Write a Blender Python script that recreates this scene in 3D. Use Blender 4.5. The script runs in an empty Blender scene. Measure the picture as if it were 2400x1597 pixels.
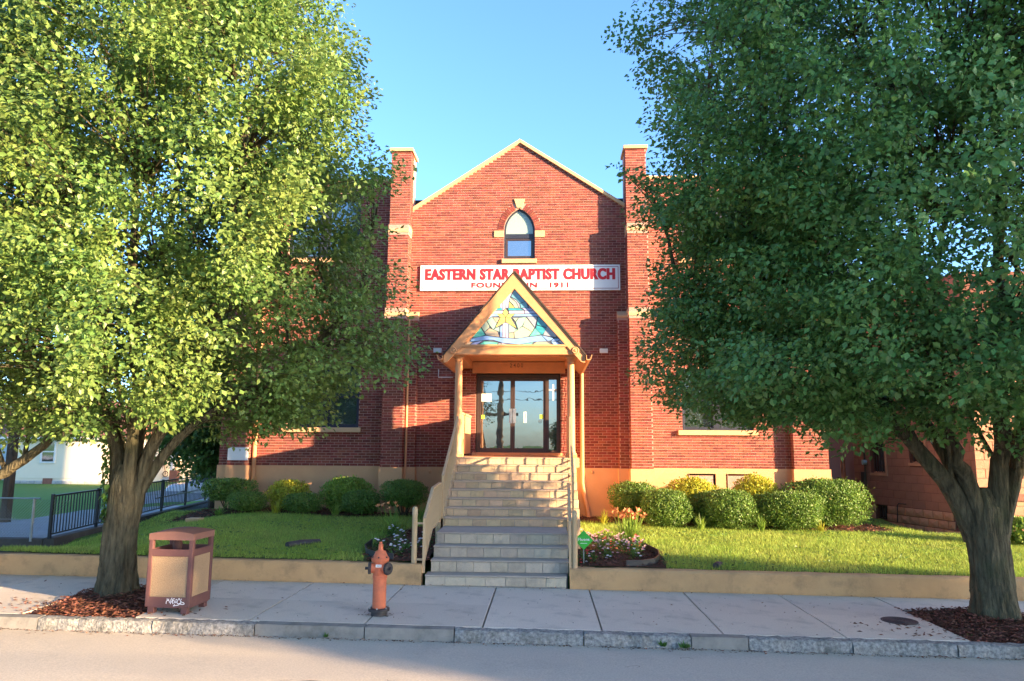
import bpy, bmesh, random
import numpy as np
from math import *
from mathutils import Vector, Matrix

random.seed(7); RNG = np.random.default_rng(7)
SC = bpy.context.scene
COL = SC.collection
PI = pi

# ------------------------------------------------------------------ camera
F, CX, CY, HZ = 1700.0, 1200.0, 798.5, 1045.0
TH = atan((HZ - CY) / F); PSI = 0.045; ROLL = 0.006
EYE = Vector((0, 0, 2.1))
FW = Vector((-sin(PSI) * cos(TH), cos(PSI) * cos(TH), sin(TH)))
RT0 = Vector((cos(PSI), sin(PSI), 0)); UP0 = RT0.cross(FW)
RT = RT0 * cos(ROLL) + UP0 * sin(ROLL); UP = RT.cross(FW)
cam_d = bpy.data.cameras.new("camera"); cam = bpy.data.objects.new("camera", cam_d); COL.objects.link(cam)
cam_d.sensor_width = 36; cam_d.lens = F / 2400 * 36; cam_d.clip_start = 0.1; cam_d.clip_end = 3000
cam.matrix_world = Matrix(((RT.x, UP.x, -FW.x, EYE.x), (RT.y, UP.y, -FW.y, EYE.y), (RT.z, UP.z, -FW.z, EYE.z), (0, 0, 0, 1)))
SC.camera = cam

# ------------------------------------------------------------------ light
SUN_DIR = Vector((-2.1, 1.0, -0.40)).normalized()          # the way the light travels
SUN_EL = asin(-SUN_DIR.z)
w = bpy.data.worlds.new("World"); SC.world = w; w.use_nodes = True
nt = w.node_tree; bg = nt.nodes['Background']
sky = nt.nodes.new('ShaderNodeTexSky'); sky.sky_type = 'NISHITA'; sky.sun_disc = False
sky.sun_elevation = SUN_EL
sky.sun_rotation = atan2(-SUN_DIR.x, -SUN_DIR.y)
sky.altitude = 0; sky.air_density = 0.85; sky.dust_density = 1.1; sky.ozone_density = 3.9
nt.links.new(sky.outputs[0], bg.inputs[0]); bg.inputs[1].default_value = 0.13
sun_d = bpy.data.lights.new("sun", 'SUN'); sun = bpy.data.objects.new("sun", sun_d); COL.objects.link(sun)
sun_d.energy = 4.0; sun_d.angle = radians(0.5); sun_d.color = (1.0, 0.71, 0.41)
sun.rotation_euler = SUN_DIR.to_track_quat('-Z', 'Y').to_euler(); sun.location = (40, -25, 30)
SC.view_settings.view_transform = 'Standard'; SC.view_settings.look = 'None'
SC.view_settings.gamma = 1; SC.view_settings.use_curve_mapping = False
SC.view_settings.exposure = 2.6
SC.render.engine = 'CYCLES'
SC.cycles.max_bounces = 6; SC.cycles.diffuse_bounces = 3; SC.cycles.glossy_bounces = 3
SC.cycles.transmission_bounces = 4; SC.cycles.transparent_max_bounces = 8
SC.cycles.sample_clamp_indirect = 4.0

# ------------------------------------------------------------------ helpers
def ray(px, py): return FW + RT * ((px - CX) / F) - UP * ((py - CY) / F)
def at(px, py, Y):
    d = ray(px, py); return EYE + d * (Y / d.y)
def gz(px, py, z=0.0, s=-0.011):
    d = ray(px, py); return EYE + d * ((EYE.z - z) / (s * d.x - d.z))
def S(x): return -0.011 * max(-60, min(60, x))

def mat(name, c1, c2=None, rough=0.8, vs=4.0, bump=0.0, bs=60.0, spec=0.3, metal=0.0, isl=0.0, objr=0.0, stretch=None,
        c3=None, vs3=0.7, amt3=0.5, trans=0.0, hue=0.0, coat=0.0, bd=0.02):
    m = bpy.data.materials.new(name); m.use_nodes = True
    n = m.node_tree.nodes; L = m.node_tree.links
    b = n['Principled BSDF']; out = n['Material Output']
    b.inputs['Roughness'].default_value = rough; b.inputs['Specular IOR Level'].default_value = spec
    b.inputs['Metallic'].default_value = metal
    if coat: b.inputs['Coat Weight'].default_value = coat; b.inputs['Coat Roughness'].default_value = 0.1
    tc = n.new('ShaderNodeTexCoord'); src = tc.outputs['Object']
    if stretch:
        mp = n.new('ShaderNodeMapping'); mp.inputs['Scale'].default_value = stretch
        L.new(src, mp.inputs[0]); src = mp.outputs[0]
    c2 = c2 or c1
    nz = n.new('ShaderNodeTexNoise'); nz.inputs['Scale'].default_value = vs; nz.inputs['Detail'].default_value = 6
    nz.inputs['Roughness'].default_value = 0.65
    L.new(src, nz.inputs['Vector'])
    mr = n.new('ShaderNodeMapRange'); mr.inputs[1].default_value = 0.35; mr.inputs[2].default_value = 0.65
    L.new(nz.outputs[0], mr.inputs[0])
    mx = n.new('ShaderNodeMix'); mx.data_type = 'RGBA'
    mx.inputs[6].default_value = (*c1, 1); mx.inputs[7].default_value = (*c2, 1); L.new(mr.outputs[0], mx.inputs[0])
    col = mx.outputs[2]
    if c3:
        n3 = n.new('ShaderNodeTexNoise'); n3.inputs['Scale'].default_value = vs3; n3.inputs['Detail'].default_value = 8
        n3.inputs['Roughness'].default_value = 0.7
        L.new(tc.outputs['Object'], n3.inputs['Vector'])
        r3 = n.new('ShaderNodeMapRange'); r3.inputs[1].default_value = 0.5; r3.inputs[2].default_value = 0.75
        r3.inputs[4].default_value = amt3; L.new(n3.outputs[0], r3.inputs[0])
        m3 = n.new('ShaderNodeMix'); m3.data_type = 'RGBA'; m3.inputs[7].default_value = (*c3, 1)
        L.new(r3.outputs[0], m3.inputs[0]); L.new(col, m3.inputs[6]); col = m3.outputs[2]
    def vary(col, sock, amt):
        h = n.new('ShaderNodeHueSaturation')
        r = n.new('ShaderNodeMapRange'); r.inputs[3].default_value = 1 - amt; r.inputs[4].default_value = 1 + amt
        L.new(sock, r.inputs[0]); L.new(r.outputs[0], h.inputs['Value'])
        if hue:
            q = n.new('ShaderNodeMath'); q.operation = 'MULTIPLY'; q.inputs[1].default_value = 7.31
            q2 = n.new('ShaderNodeMath'); q2.operation = 'FRACT'
            r2 = n.new('ShaderNodeMapRange'); r2.inputs[3].default_value = 0.5 - hue; r2.inputs[4].default_value = 0.5 + hue
            L.new(sock, q.inputs[0]); L.new(q.outputs[0], q2.inputs[0]); L.new(q2.outputs[0], r2.inputs[0]); L.new(r2.outputs[0], h.inputs['Hue'])
        L.new(col, h.inputs['Color']); return h.outputs[0]
    if isl:
        g = n.new('ShaderNodeNewGeometry'); col = vary(col, g.outputs['Random Per Island'], isl)
    if objr:
        oi = n.new('ShaderNodeObjectInfo'); col = vary(col, oi.outputs['Random'], objr)
    L.new(col, b.inputs['Base Color'])
    if bump:
        nb = n.new('ShaderNodeTexNoise'); nb.inputs['Scale'].default_value = bs; nb.inputs['Detail'].default_value = 5
        L.new(src, nb.inputs['Vector'])
        bp = n.new('ShaderNodeBump'); bp.inputs['Strength'].default_value = bump; bp.inputs['Distance'].default_value = bd
        L.new(nb.outputs[0], bp.inputs['Height']); L.new(bp.outputs[0], b.inputs['Normal'])
    if trans:
        t = n.new('ShaderNodeBsdfTranslucent'); L.new(col, t.inputs[0])
        ms = n.new('ShaderNodeMixShader'); ms.inputs[0].default_value = trans
        L.new(b.outputs[0], ms.inputs[1]); L.new(t.outputs[0], ms.inputs[2]); L.new(ms.outputs[0], out.inputs[0])
    return m

def glassmat(name, tint, refl, rough=0.02, through=0.0, gcol=(.9, .95, 1)):
    m = bpy.data.materials.new(name); m.use_nodes = True; n = m.node_tree.nodes; L = m.node_tree.links
    b = n['Principled BSDF']; out = n['Material Output']
    b.inputs['Base Color'].default_value = (*tint, 1); b.inputs['Roughness'].default_value = 0.3
    g = n.new('ShaderNodeBsdfGlossy'); g.inputs['Roughness'].default_value = rough
    g.inputs['Color'].default_value = (*gcol, 1)
    nz = n.new('ShaderNodeTexNoise'); nz.inputs['Scale'].default_value = 2.5
    tc = n.new('ShaderNodeTexCoord'); L.new(tc.outputs['Object'], nz.inputs['Vector'])
    bp = n.new('ShaderNodeBump'); bp.inputs['Strength'].default_value = 0.05; bp.inputs['Distance'].default_value = 0.02
    L.new(nz.outputs[0], bp.inputs['Height']); L.new(bp.outputs[0], g.inputs['Normal'])
    a = b.outputs[0]
    if through:
        t = n.new('ShaderNodeBsdfTransparent'); t.inputs[0].default_value = (0.85, 0.92, 0.9, 1)
        m1 = n.new('ShaderNodeMixShader'); m1.inputs[0].default_value = through
        L.new(a, m1.inputs[1]); L.new(t.outputs[0], m1.inputs[2]); a = m1.outputs[0]
    m2 = n.new('ShaderNodeMixShader'); m2.inputs[0].default_value = refl
    L.new(a, m2.inputs[1]); L.new(g.outputs[0], m2.inputs[2]); L.new(m2.outputs[0], out.inputs[0])
    return m

M = {}
M['brick'] = mat('brick', (0.28, 0.076, 0.053), (0.195, 0.05, 0.04), 0.85, 9, 0.35, 120, 0.2, c3=(0.15, 0.068, 0.056), vs3=.55, amt3=.55, isl=0.3, hue=0.01)
M['brick_one'] = mat('brick_single', (0.28, 0.076, 0.053), (0.195, 0.05, 0.04), 0.85, 9, 0.35, 120, 0.2, c3=(0.15, 0.068, 0.056), vs3=.55, amt3=.55, objr=0.3, hue=0.01)
M['mortar'] = mat('mortar', (0.52, 0.32, 0.25), (0.44, 0.27, 0.22), 0.95, 6, 0.3, 200, 0.1, c3=(0.25, 0.2, 0.19), vs3=0.9, amt3=0.4)
M['stucco'] = mat('stucco', (0.68, 0.37, 0.19), (0.63, 0.335, 0.17), 0.85, 2, 0.25, 150, 0.2, c3=(0.42, 0.27, 0.17), vs3=0.8, amt3=0.35)
M['tan'] = mat('tan_paint', (0.72, 0.35, 0.165), (0.67, 0.32, 0.15), 0.6, 3, 0.15, 45, 0.3, c3=(0.42, 0.24, 0.12), vs3=2.6, amt3=0.45)
M['stone'] = mat('painted_stone', (0.66, 0.405, 0.22), (0.6, 0.37, 0.2), 0.8, 5, 0.2, 90, 0.2, c3=(0.4, 0.3, 0.2), vs3=1.3, amt3=0.4)
M['rail'] = mat('rail_paint', (0.56, 0.38, 0.21), (0.5, 0.34, 0.19), 0.45, 6, 0.05, 50, 0.4)
M['brown'] = mat('bronze_metal', (0.055, 0.032, 0.027), (0.04, 0.025, 0.022), 0.4, 5, 0.02, 50, 0.5)
M['navy'] = mat('navy_frame', (0.02, 0.025, 0.045), (0.03, 0.035, 0.055), 0.45, 5, 0.02, 50, 0.4)
M['white'] = mat('white_paint', (0.78, 0.76, 0.72), (0.7, 0.69, 0.66), 0.6, 3, 0.05, 40, 0.3, c3=(0.55, 0.5, 0.44), vs3=1.2, amt3=0.3)
M['signwhite'] = mat('sign_white', (0.84, 0.82, 0.80), (0.8, 0.78, 0.77), 0.45, 2, 0, 40, 0.3, c3=(0.7, 0.66, 0.63), vs3=1.0, amt3=0.3)
M['red'] = mat('sign_red', (0.66, 0.02, 0.035), (0.6, 0.03, 0.04), 0.5)
M['darkred'] = mat('border_red', (0.25, 0.03, 0.05), None, 0.5)
M['shingle'] = mat('shingles', (0.10, 0.07, 0.06), (0.06, 0.045, 0.04), 0.95, 12, 0.4, 40, 0.1)
M['glass'] = glassmat('window_glass', (0.03, 0.04, 0.05), 0.22, 0.02, 0.8)
M['baseglass'] = glassmat('basement_glass', (0.06, 0.115, 0.13), 0.12, 0.05, 0, (.8, .9, 1))
M['doorglass'] = glassmat('door_glass', (0.02, 0.025, 0.028), 0.6, 0.012, 0, (.40, .45, .48))
M['greyglass'] = glassmat('dark_glass', (0.03, 0.035, 0.045), 0.35, 0.03)
M['blind'] = mat('blind_slats', (0.34, 0.38, 0.36), (0.30, 0.34, 0.33), 0.7, 3)
M['dimblind'] = mat('dim_blind', (0.13, 0.17, 0.17), (0.10, 0.14, 0.14), 0.7)
M['steel'] = mat('steel', (0.55, 0.53, 0.5), (0.4, 0.39, 0.38), 0.35, 8, 0.03, 60, 0.5, metal=0.9)
M['tile'] = mat('step_tile', (0.62, 0.43, 0.27), (0.53, 0.375, 0.24), 0.8, 7, 0.5, 45, 0.25, c3=(0.28, 0.21, 0.15), vs3=5, amt3=0.6, objr=0.14, hue=0.012)  # upper flight: peach partly its own, partly sun warmth put into the colour
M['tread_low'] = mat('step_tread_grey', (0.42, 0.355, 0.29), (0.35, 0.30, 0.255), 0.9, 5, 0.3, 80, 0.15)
M['tile_low'] = mat('step_tile_grey', (0.52, 0.425, 0.32), (0.42, 0.355, 0.28), 0.8, 7, 0.5, 45, 0.25, c3=(0.26, 0.21, 0.16), vs3=5, amt3=0.6, objr=0.14, hue=0.012)  # lower tile and tread: greyer, partly real, partly shade put into the colour
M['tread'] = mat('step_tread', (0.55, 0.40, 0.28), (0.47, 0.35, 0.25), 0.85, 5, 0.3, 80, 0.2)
M['grout'] = mat('grout', (0.36, 0.335, 0.31), (0.30, 0.28, 0.26), 0.95, 8, 0.2, 90)
M['wallpaint'] = mat('painted_concrete', (0.56, 0.34, 0.165), (0.47, 0.285, 0.14), 0.85, 2.2, 0.4, 70, 0.2, c3=(0.14, 0.10, 0.065), vs3=3.0, amt3=0.6)
M['concrete'] = mat('sidewalk_concrete', (0.66, 0.56, 0.455), (0.52, 0.445, 0.365), 0.9, 60, 0.35, 140, 0.2, c3=(0.15, 0.14, 0.125), vs3=2.0, amt3=0.5, objr=0.09)
M['kerbc'] = mat('kerb_concrete', (0.27, 0.25, 0.22), (0.19, 0.175, 0.155), 0.9, 4, 0.4, 90, 0.2, c3=(0.11, 0.11, 0.09), vs3=4, amt3=0.6)
M['granite'] = mat('granite', (0.37, 0.35, 0.32), (0.13, 0.127, 0.12), 0.85, 26, 0.8, 45, 0.25, c3=(0.07, 0.07, 0.055), vs3=4, amt3=0.85)
M['asphalt'] = mat('asphalt', (0.58, 0.50, 0.41), (0.43, 0.375, 0.315), 0.9, 55, 0.6, 220, 0.2, c3=(0.28, 0.255, 0.24), vs3=0.6, amt3=0.5)
M['soil'] = mat('soil', (0.10, 0.055, 0.035), (0.06, 0.035, 0.025), 0.95, 20, 0.5, 60, 0.1)
M['mulch'] = mat('mulch_chips', (0.21, 0.085, 0.055), (0.15, 0.062, 0.043), 0.9, 9, 0.2, 60, 0.15, isl=0.5, hue=0.015)
M['turf'] = mat('turf_soil', (0.07, 0.10, 0.03), (0.09, 0.10, 0.04), 0.95, 6, 0.3, 50, 0.1)
M['grass'] = mat('grass_blades', (0.27, 0.40, 0.065), (0.36, 0.44, 0.085), 0.6, 1.2, 0, 10, 0.25, isl=0.35, hue=0.02, trans=0.35, c3=(0.30, 0.26, 0.11), vs3=1.7, amt3=0.45)
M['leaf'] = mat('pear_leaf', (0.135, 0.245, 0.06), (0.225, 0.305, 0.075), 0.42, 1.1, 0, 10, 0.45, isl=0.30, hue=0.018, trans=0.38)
M['leaf_shade'] = mat('pear_leaf_shade', (0.095, 0.225, 0.065), (0.145, 0.27, 0.07), 0.42, 1.1, 0, 10, 0.45, isl=0.30, hue=0.016, trans=0.36)  # cooler copy of the pear leaf, the right crown's shade put into its colour
M['leaf_back'] = mat('yard_leaf', (0.085, 0.165, 0.035), (0.12, 0.20, 0.045), 0.5, 1.1, 0, 10, 0.35, isl=0.38, hue=0.022, trans=0.35)
M['boxwood'] = mat('boxwood_leaf', (0.11, 0.20, 0.035), (0.16, 0.26, 0.045), 0.45, 5, 0, 10, 0.4, isl=0.42, hue=0.02, trans=0.3)
M['golden'] = mat('golden_leaf', (0.50, 0.47, 0.045), (0.36, 0.40, 0.045), 0.5, 5, 0, 10, 0.35, isl=0.35, hue=0.02, trans=0.35)
M['lily'] = mat('lily_leaf', (0.20, 0.33, 0.05), (0.27, 0.38, 0.065), 0.45, 5, 0, 10, 0.35, isl=0.3, hue=0.02, trans=0.35)
M['ivy'] = mat('ivy_leaf', (0.06, 0.13, 0.025), (0.09, 0.18, 0.03), 0.4, 5, 0, 10, 0.45, isl=0.3, hue=0.02, trans=0.3)
M['peach'] = mat('peach_petal', (0.75, 0.36, 0.16), (0.7, 0.28, 0.12), 0.6, 8, isl=0.2, trans=0.3)
M['petalw'] = mat('white_petal', (0.8, 0.76, 0.76), (0.75, 0.6, 0.65), 0.6, 6, isl=0.1, trans=0.25)
M['petalp'] = mat('pink_petal', (0.72, 0.50, 0.50), (0.7, 0.35, 0.38), 0.6, 6, isl=0.15, trans=0.25)
M['petalr'] = mat('red_petal', (0.55, 0.06, 0.05), (0.6, 0.12, 0.07), 0.6, 6, isl=0.2, trans=0.25)
M['bark'] = mat('bark', (0.145, 0.122, 0.076), (0.05, 0.043, 0.028), 0.95, 6, 1.0, 9, 0.1, stretch=(3.2, 3.2, 0.55), bd=.06, c3=(0.075, 0.085, 0.035), vs3=2.0, amt3=0.6)
M['barkdark'] = mat('bark_dark', (0.11, 0.08, 0.055), (0.06, 0.045, 0.035), 0.95, 6, 0.7, 20, 0.1, stretch=(3, 3, 0.5))
M['hydrant'] = mat('hydrant_orange', (0.60, 0.155, 0.07), (0.50, 0.13, 0.065), 0.6, 14, 0.3, 50, 0.3, c3=(0.30, 0.12, 0.07), vs3=7, amt3=0.65)
M['iron'] = mat('cast_iron', (0.045, 0.036, 0.036), (0.03, 0.025, 0.025), 0.55, 12, 0.3, 60, 0.4)
M['binmetal'] = mat('bin_metal', (0.135, 0.058, 0.053), (0.105, 0.046, 0.044), 0.6, 3, 0.1, 50, 0.35, c3=(0.26, 0.125, 0.09), vs3=3, amt3=0.5)
M['bintop'] = mat('bin_lid', (0.22, 0.105, 0.08), (0.18, 0.085, 0.067), 0.65, 3, 0.1, 50, 0.3, c3=(0.33, 0.19, 0.14), vs3=3, amt3=0.6)
M['aggregate'] = mat('aggregate_panel', (0.40, 0.275, 0.165), (0.31, 0.21, 0.13), 0.9, 90, 0.8, 130, 0.2)
M['blackiron'] = mat('black_iron', (0.012, 0.014, 0.018), None, 0.45, 5, 0, 10, 0.5)
M['plastic'] = mat('black_plastic', (0.025, 0.025, 0.028), (0.035, 0.035, 0.04), 0.4, 6, 0.05, 30, 0.5)
M['galv'] = mat('galvanised', (0.34, 0.36, 0.36), (0.28, 0.3, 0.3), 0.45, 6, 0, 10, 0.5, metal=0.6)
M['oldwall'] = mat('old_concrete', (0.13, 0.115, 0.10), (0.09, 0.08, 0.07), 0.95, 3, 0.5, 60, 0.1, c3=(0.05, 0.05, 0.045), vs3=2, amt3=0.5)
M['siding'] = mat('siding', (0.84, 0.72, 0.53), (0.81, 0.69, 0.51), 0.6, 1, 0, 10, 0.3)
M['sidingblue'] = mat('siding_blue', (0.45, 0.52, 0.58), None, 0.6)
M['block'] = mat('grey_block', (0.50, 0.47, 0.43), (0.42, 0.40, 0.37), 0.9, 5, 0.5, 30, 0.2, objr=0.1, isl=0.1)
M['redroof'] = mat('red_roof', (0.30, 0.12, 0.08), (0.24, 0.10, 0.07), 0.9, 6, 0.4, 40)
M['redblock'] = mat('red_block', (0.36, 0.165, 0.12), (0.31, 0.14, 0.10), 0.85, 3, 0.3, 60, 0.2, objr=0.05, c3=(0.24, 0.085, 0.065), vs3=0.9, amt3=0.5)
M['rustblock'] = mat('rust_block', (0.52, 0.27, 0.17), (0.44, 0.21, 0.13), 0.9, 5, 0.5, 40, 0.2, objr=0.08)
M['redjoint'] = mat('red_joint', (0.20, 0.075, 0.055), None, 0.9)
M['carwhite'] = mat('car_white', (0.75, 0.75, 0.76), None, 0.25, 3, 0, 10, 0.5, coat=0.5)
M['carglass'] = mat('car_glass', (0.02, 0.03, 0.05), None, 0.08, 3, 0, 10, 0.6)
M['rubber'] = mat('rubber', (0.02, 0.02, 0.02), None, 0.8)
M['lampred'] = mat('lamp_red', (0.45, 0.02, 0.03), None, 0.3)
M['wood'] = mat('pole_wood', (0.16, 0.115, 0.08), (0.09, 0.065, 0.05), 0.95, 6, 0.5, 30, 0.1, stretch=(4, 4, 0.4))
M['fluent'] = mat('sign_green', (0.06, 0.50, 0.06), (0.05, 0.45, 0.05), 0.45)
M['paleprint'] = mat('pale_print', (0.75, 0.85, 0.72), None, 0.5)
M['blueprint'] = mat('blue_print', (0.25, 0.55, 0.80), (0.30, 0.6, 0.82), 0.5, 40)
M['limeprint'] = mat('lime_print', (0.40, 0.62, 0.08), None, 0.5)
M['silverprint'] = mat('silver_print', (0.62, 0.66, 0.66), None, 0.5)
M['ink'] = mat('ink', (0.06, 0.05, 0.06), None, 0.7)
M['graffiti'] = mat('graffiti_white', (0.8, 0.76, 0.76), None, 0.5)
M['digit'] = mat('digit_brown', (0.17, 0.07, 0.03), None, 0.5)
M['unlit_room'] = mat('dark_interior', (0.03, 0.03, 0.03), None, 0.9)

def tag(o, label=None, cat=None, group=None, kind=None):
    if label: o['label'] = label
    if cat: o['category'] = cat
    if group: o['group'] = group
    if kind: o['kind'] = kind
    return o

def thing(name, loc, label, cat, group=None, rz=0.0):
    o = bpy.data.objects.new(name, None); COL.objects.link(o); o.location = loc; o.rotation_euler = (0, 0, rz)
    o.empty_display_size = 0.2
    return tag(o, label, cat, group)

def link(name, me, parent=None, world=True):
    o = bpy.data.objects.new(name, me); COL.objects.link(o)
    if parent is not None:
        o.parent = parent
        if world and parent.parent is None and parent.type == 'EMPTY':
            o.matrix_parent_inverse = Matrix.Translation(-parent.location)
    return o

class MB:
    def __init__(s): s.v = []; s.f = []; s.m = []
    def poly(s, pts, mi=0):
        k = len(s.v); s.v += [tuple(p) for p in pts]; s.f.append(tuple(range(k, k + len(pts)))); s.m.append(mi); return s
    def box(s, a, b, mi=0, skip=()):
        x0, y0, z0 = a; x1, y1, z1 = b; k = len(s.v)
        s.v += [(x0, y0, z0), (x1, y0, z0), (x1, y1, z0), (x0, y1, z0), (x0, y0, z1), (x1, y0, z1), (x1, y1, z1), (x0, y1, z1)]
        fs = {'b': (3, 2, 1, 0), 't': (4, 5, 6, 7), 'f': (0, 1, 5, 4), 'r': (1, 2, 6, 5), 'k': (2, 3, 7, 6), 'l': (3, 0, 4, 7)}
        for q, f in fs.items():
            if q not in skip: s.f.append(tuple(k + i for i in f)); s.m.append(mi)
        return s
    def prism(s, pts, d, mi=0):
        """closed polygon swept by vector d"""
        k = len(s.v); n = len(pts); d = Vector(d)
        s.v += [tuple(p) for p in pts] + [tuple(Vector(p) + d) for p in pts]
        s.f.append(tuple(range(k, k + n))); s.f.append(tuple(range(k + 2 * n - 1, k + n - 1, -1))); s.m += [mi, mi]
        for i in range(n):
            j = (i + 1) % n; s.f.append((k + j, k + i, k + n + i, k + n + j)); s.m.append(mi)
        return s
    def bar(s, p, q, wdt, hgt=None, mi=0, up=(0, 0, 1)):
        p, q = Vector(p), Vector(q); hgt = hgt or wdt; d = (q - p).normalized(); u = Vector(up)
        if abs(d.dot(u)) > 0.98: u = Vector((0, 1, 0))
        sd = d.cross(u).normalized(); u = sd.cross(d)
        pts = [p + sd * (wdt / 2 * a) + u * (hgt / 2 * b) for a, b in ((-1, -1), (1, -1), (1, 1), (-1, 1))]
        return s.prism(pts, q - p, mi)
    def tube(s, pts, rad, n=8, mi=0, cap=True):
        pts = [Vector(p) for p in pts]; k = len(s.v); m = len(pts)
        if not hasattr(rad, '__len__'): rad = [rad] * m
        ref = Vector((1, 0, 0))
        for i, p in enumerate(pts):
            d = (pts[min(i + 1, m - 1)] - pts[max(i - 1, 0)]).normalized()
            a = ref - d * ref.dot(d)
            if a.length < 0.1: a = Vector((0, 1, 0)) - d * d.y
            a.normalize(); b = d.cross(a); ref = a
            for j in range(n):
                t = 2 * PI * j / n; s.v.append(tuple(p + (a * cos(t) + b * sin(t)) * rad[i]))
        for i in range(m - 1):
            for j in range(n):
                j2 = (j + 1) % n; s.f.append((k + i * n + j, k + i * n + j2, k + (i + 1) * n + j2, k + (i + 1) * n + j)); s.m.append(mi)
        if cap:
            s.f.append(tuple(k + j for j in reversed(range(n)))); s.f.append(tuple(k + (m - 1) * n + j for j in range(n))); s.m += [mi, mi]
        return s
    def lathe(s, c, prof, n=24, mi=0, axis='Z', a0=0):
        c = Vector(c); k = len(s.v); m = len(prof)
        for r, h in prof:
            for j in range(n):
                t = a0 + 2 * PI * j / n
                q = {'Z': (r * cos(t), r * sin(t), h), 'X': (h, r * cos(t), r * sin(t)), 'Y': (r * sin(t), h, r * cos(t))}[axis]
                s.v.append(tuple(c + Vector(q)))
        for i in range(m - 1):
            for j in range(n):
                j2 = (j + 1) % n; s.f.append((k + i * n + j, k + i * n + j2, k + (i + 1) * n + j2, k + (i + 1) * n + j)); s.m.append(mi)
        s.f.append(tuple(k + j for j in reversed(range(n)))); s.f.append(tuple(k + (m - 1) * n + j for j in range(n))); s.m += [mi, mi]
        return s
    def mesh(s, name, mats, smooth=False, bevel=0.0, tri=False):
        me = bpy.data.meshes.new(name); me.from_pydata(s.v, [], s.f)
        mats = mats if isinstance(mats, (list, tuple)) else [mats]
        for q in mats: me.materials.append(q)
        if len(mats) > 1: me.polygons.foreach_set('material_index', s.m)
        if bevel or tri:
            bm = bmesh.new(); bm.from_mesh(me)
            bmesh.ops.recalc_face_normals(bm, faces=bm.faces)
            if bevel:
                es = [e for e in bm.edges if len(e.link_faces) == 2 and e.calc_face_angle(0) > 0.6]
                bmesh.ops.bevel(bm, geom=es, offset=bevel, segments=2, affect='EDGES', profile=0.6, clamp_overlap=True)
            if tri: bmesh.ops.triangulate(bm, faces=[f for f in bm.faces if len(f.verts) > 4])
            bm.to_mesh(me); bm.free()
        if smooth:
            me.polygons.foreach_set('use_smooth', [True] * len(me.polygons))
            try: me.set_sharp_from_angle(angle=radians(smooth if smooth > 1 else 40))
            except Exception: pass
        me.update(); return me
    def build(s, name, mats, parent=None, smooth=False, bevel=0.0, tri=False, world=True):
        return link(name, s.mesh(name, mats, smooth, bevel, tri), parent, world)

def struct(o): o['kind'] = 'structure'; return o

def np_mesh(name, V, T, m):
    """V (n,3) floats, T (k,3) ints"""
    me = bpy.data.meshes.new(name); me.vertices.add(len(V)); me.vertices.foreach_set('co', V.astype(np.float32).ravel())
    k = len(T); me.loops.add(k * 3); me.loops.foreach_set('vertex_index', T.astype(np.int32).ravel())
    me.polygons.add(k); me.polygons.foreach_set('loop_start', np.arange(0, 3 * k, 3, dtype=np.int32))
    me.materials.append(m); me.update(calc_edges=True); return me

def unit(a): return a / np.maximum(np.linalg.norm(a, axis=1, keepdims=True), 1e-9)

def leaf_mesh(name, P, D, N, ln, wd, m, fold=0.18):
    """one folded two-triangle leaf per row: P base, D direction, N face normal"""
    D = unit(D); N = N - D * (N * D).sum(1, keepdims=True); N = unit(N); B = np.cross(D, N)
    n = len(P); ln = np.broadcast_to(ln, (n,))[:, None]; wd = np.broadcast_to(wd, (n,))[:, None]
    mid = P + D * ln * 0.45 + N * wd * fold
    V = np.stack([P, mid + B * wd * 0.5, P + D * ln, mid - B * wd * 0.5], 1).reshape(-1, 3)
    b = np.arange(n)[:, None] * 4
    T = np.concatenate([b + [0, 1, 2], b + [0, 2, 3]], 0)
    return np_mesh(name, V, T, m)

_fc = {}
def text_obj(s, width, height, m, name, parent, origin, right=(1, 0, 0), up=(0, 0, 1), bold=0.0, spacing=1.0, depth=0.002):
    cu = bpy.data.curves.new('lettering', 'FONT'); cu.body = s; cu.align_x = 'LEFT'; cu.size = 1; cu.offset = bold; cu.space_character = spacing
    cu.resolution_u = 3
    o = bpy.data.objects.new('tmp', cu); COL.objects.link(o)
    dg = bpy.context.evaluated_depsgraph_get(); me = bpy.data.meshes.new_from_object(o.evaluated_get(dg))
    bpy.data.objects.remove(o); bpy.data.curves.remove(cu)
    co = np.zeros(len(me.vertices) * 3, np.float32); me.vertices.foreach_get('co', co); co = co.reshape(-1, 3)
    mn, mx = co.min(0), co.max(0); R = np.array(right); U = np.array(up); O = np.array(origin); Nn = np.cross(R, U)
    u = (co[:, :1] - mn[0]) / (mx[0] - mn[0]) * width; v = (co[:, 1:2] - mn[1]) / max(1e-6, (mx[1] - mn[1])) * height
    P = O + u * R + v * U + Nn * depth
    me.vertices.foreach_set('co', P.astype(np.float32).ravel()); me.materials.clear(); me.materials.append(m); me.name = name; me.update()
    return link(name, me, parent)

def strokes(name, lines, r, m, parent, to_world, nrm, world=True):
    """flat ribbons following polylines given in 2D; to_world maps (u,v)"""
    b = MB(); nrm = Vector(nrm)
    for ln in lines:
        P = [Vector(to_world(*p)) for p in ln]
        for p, q in zip(P[:-1], P[1:]):
            d = (q - p); 
            if d.length < 1e-6: continue
            e = d.normalized() * r * 0.5; sd = d.normalized().cross(nrm) * r
            b.poly([p - e + sd, p - e - sd, q + e - sd, q + e + sd])
            nrm_off = nrm * 0.0003
    return b.build(name, m, parent, world=world)

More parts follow.
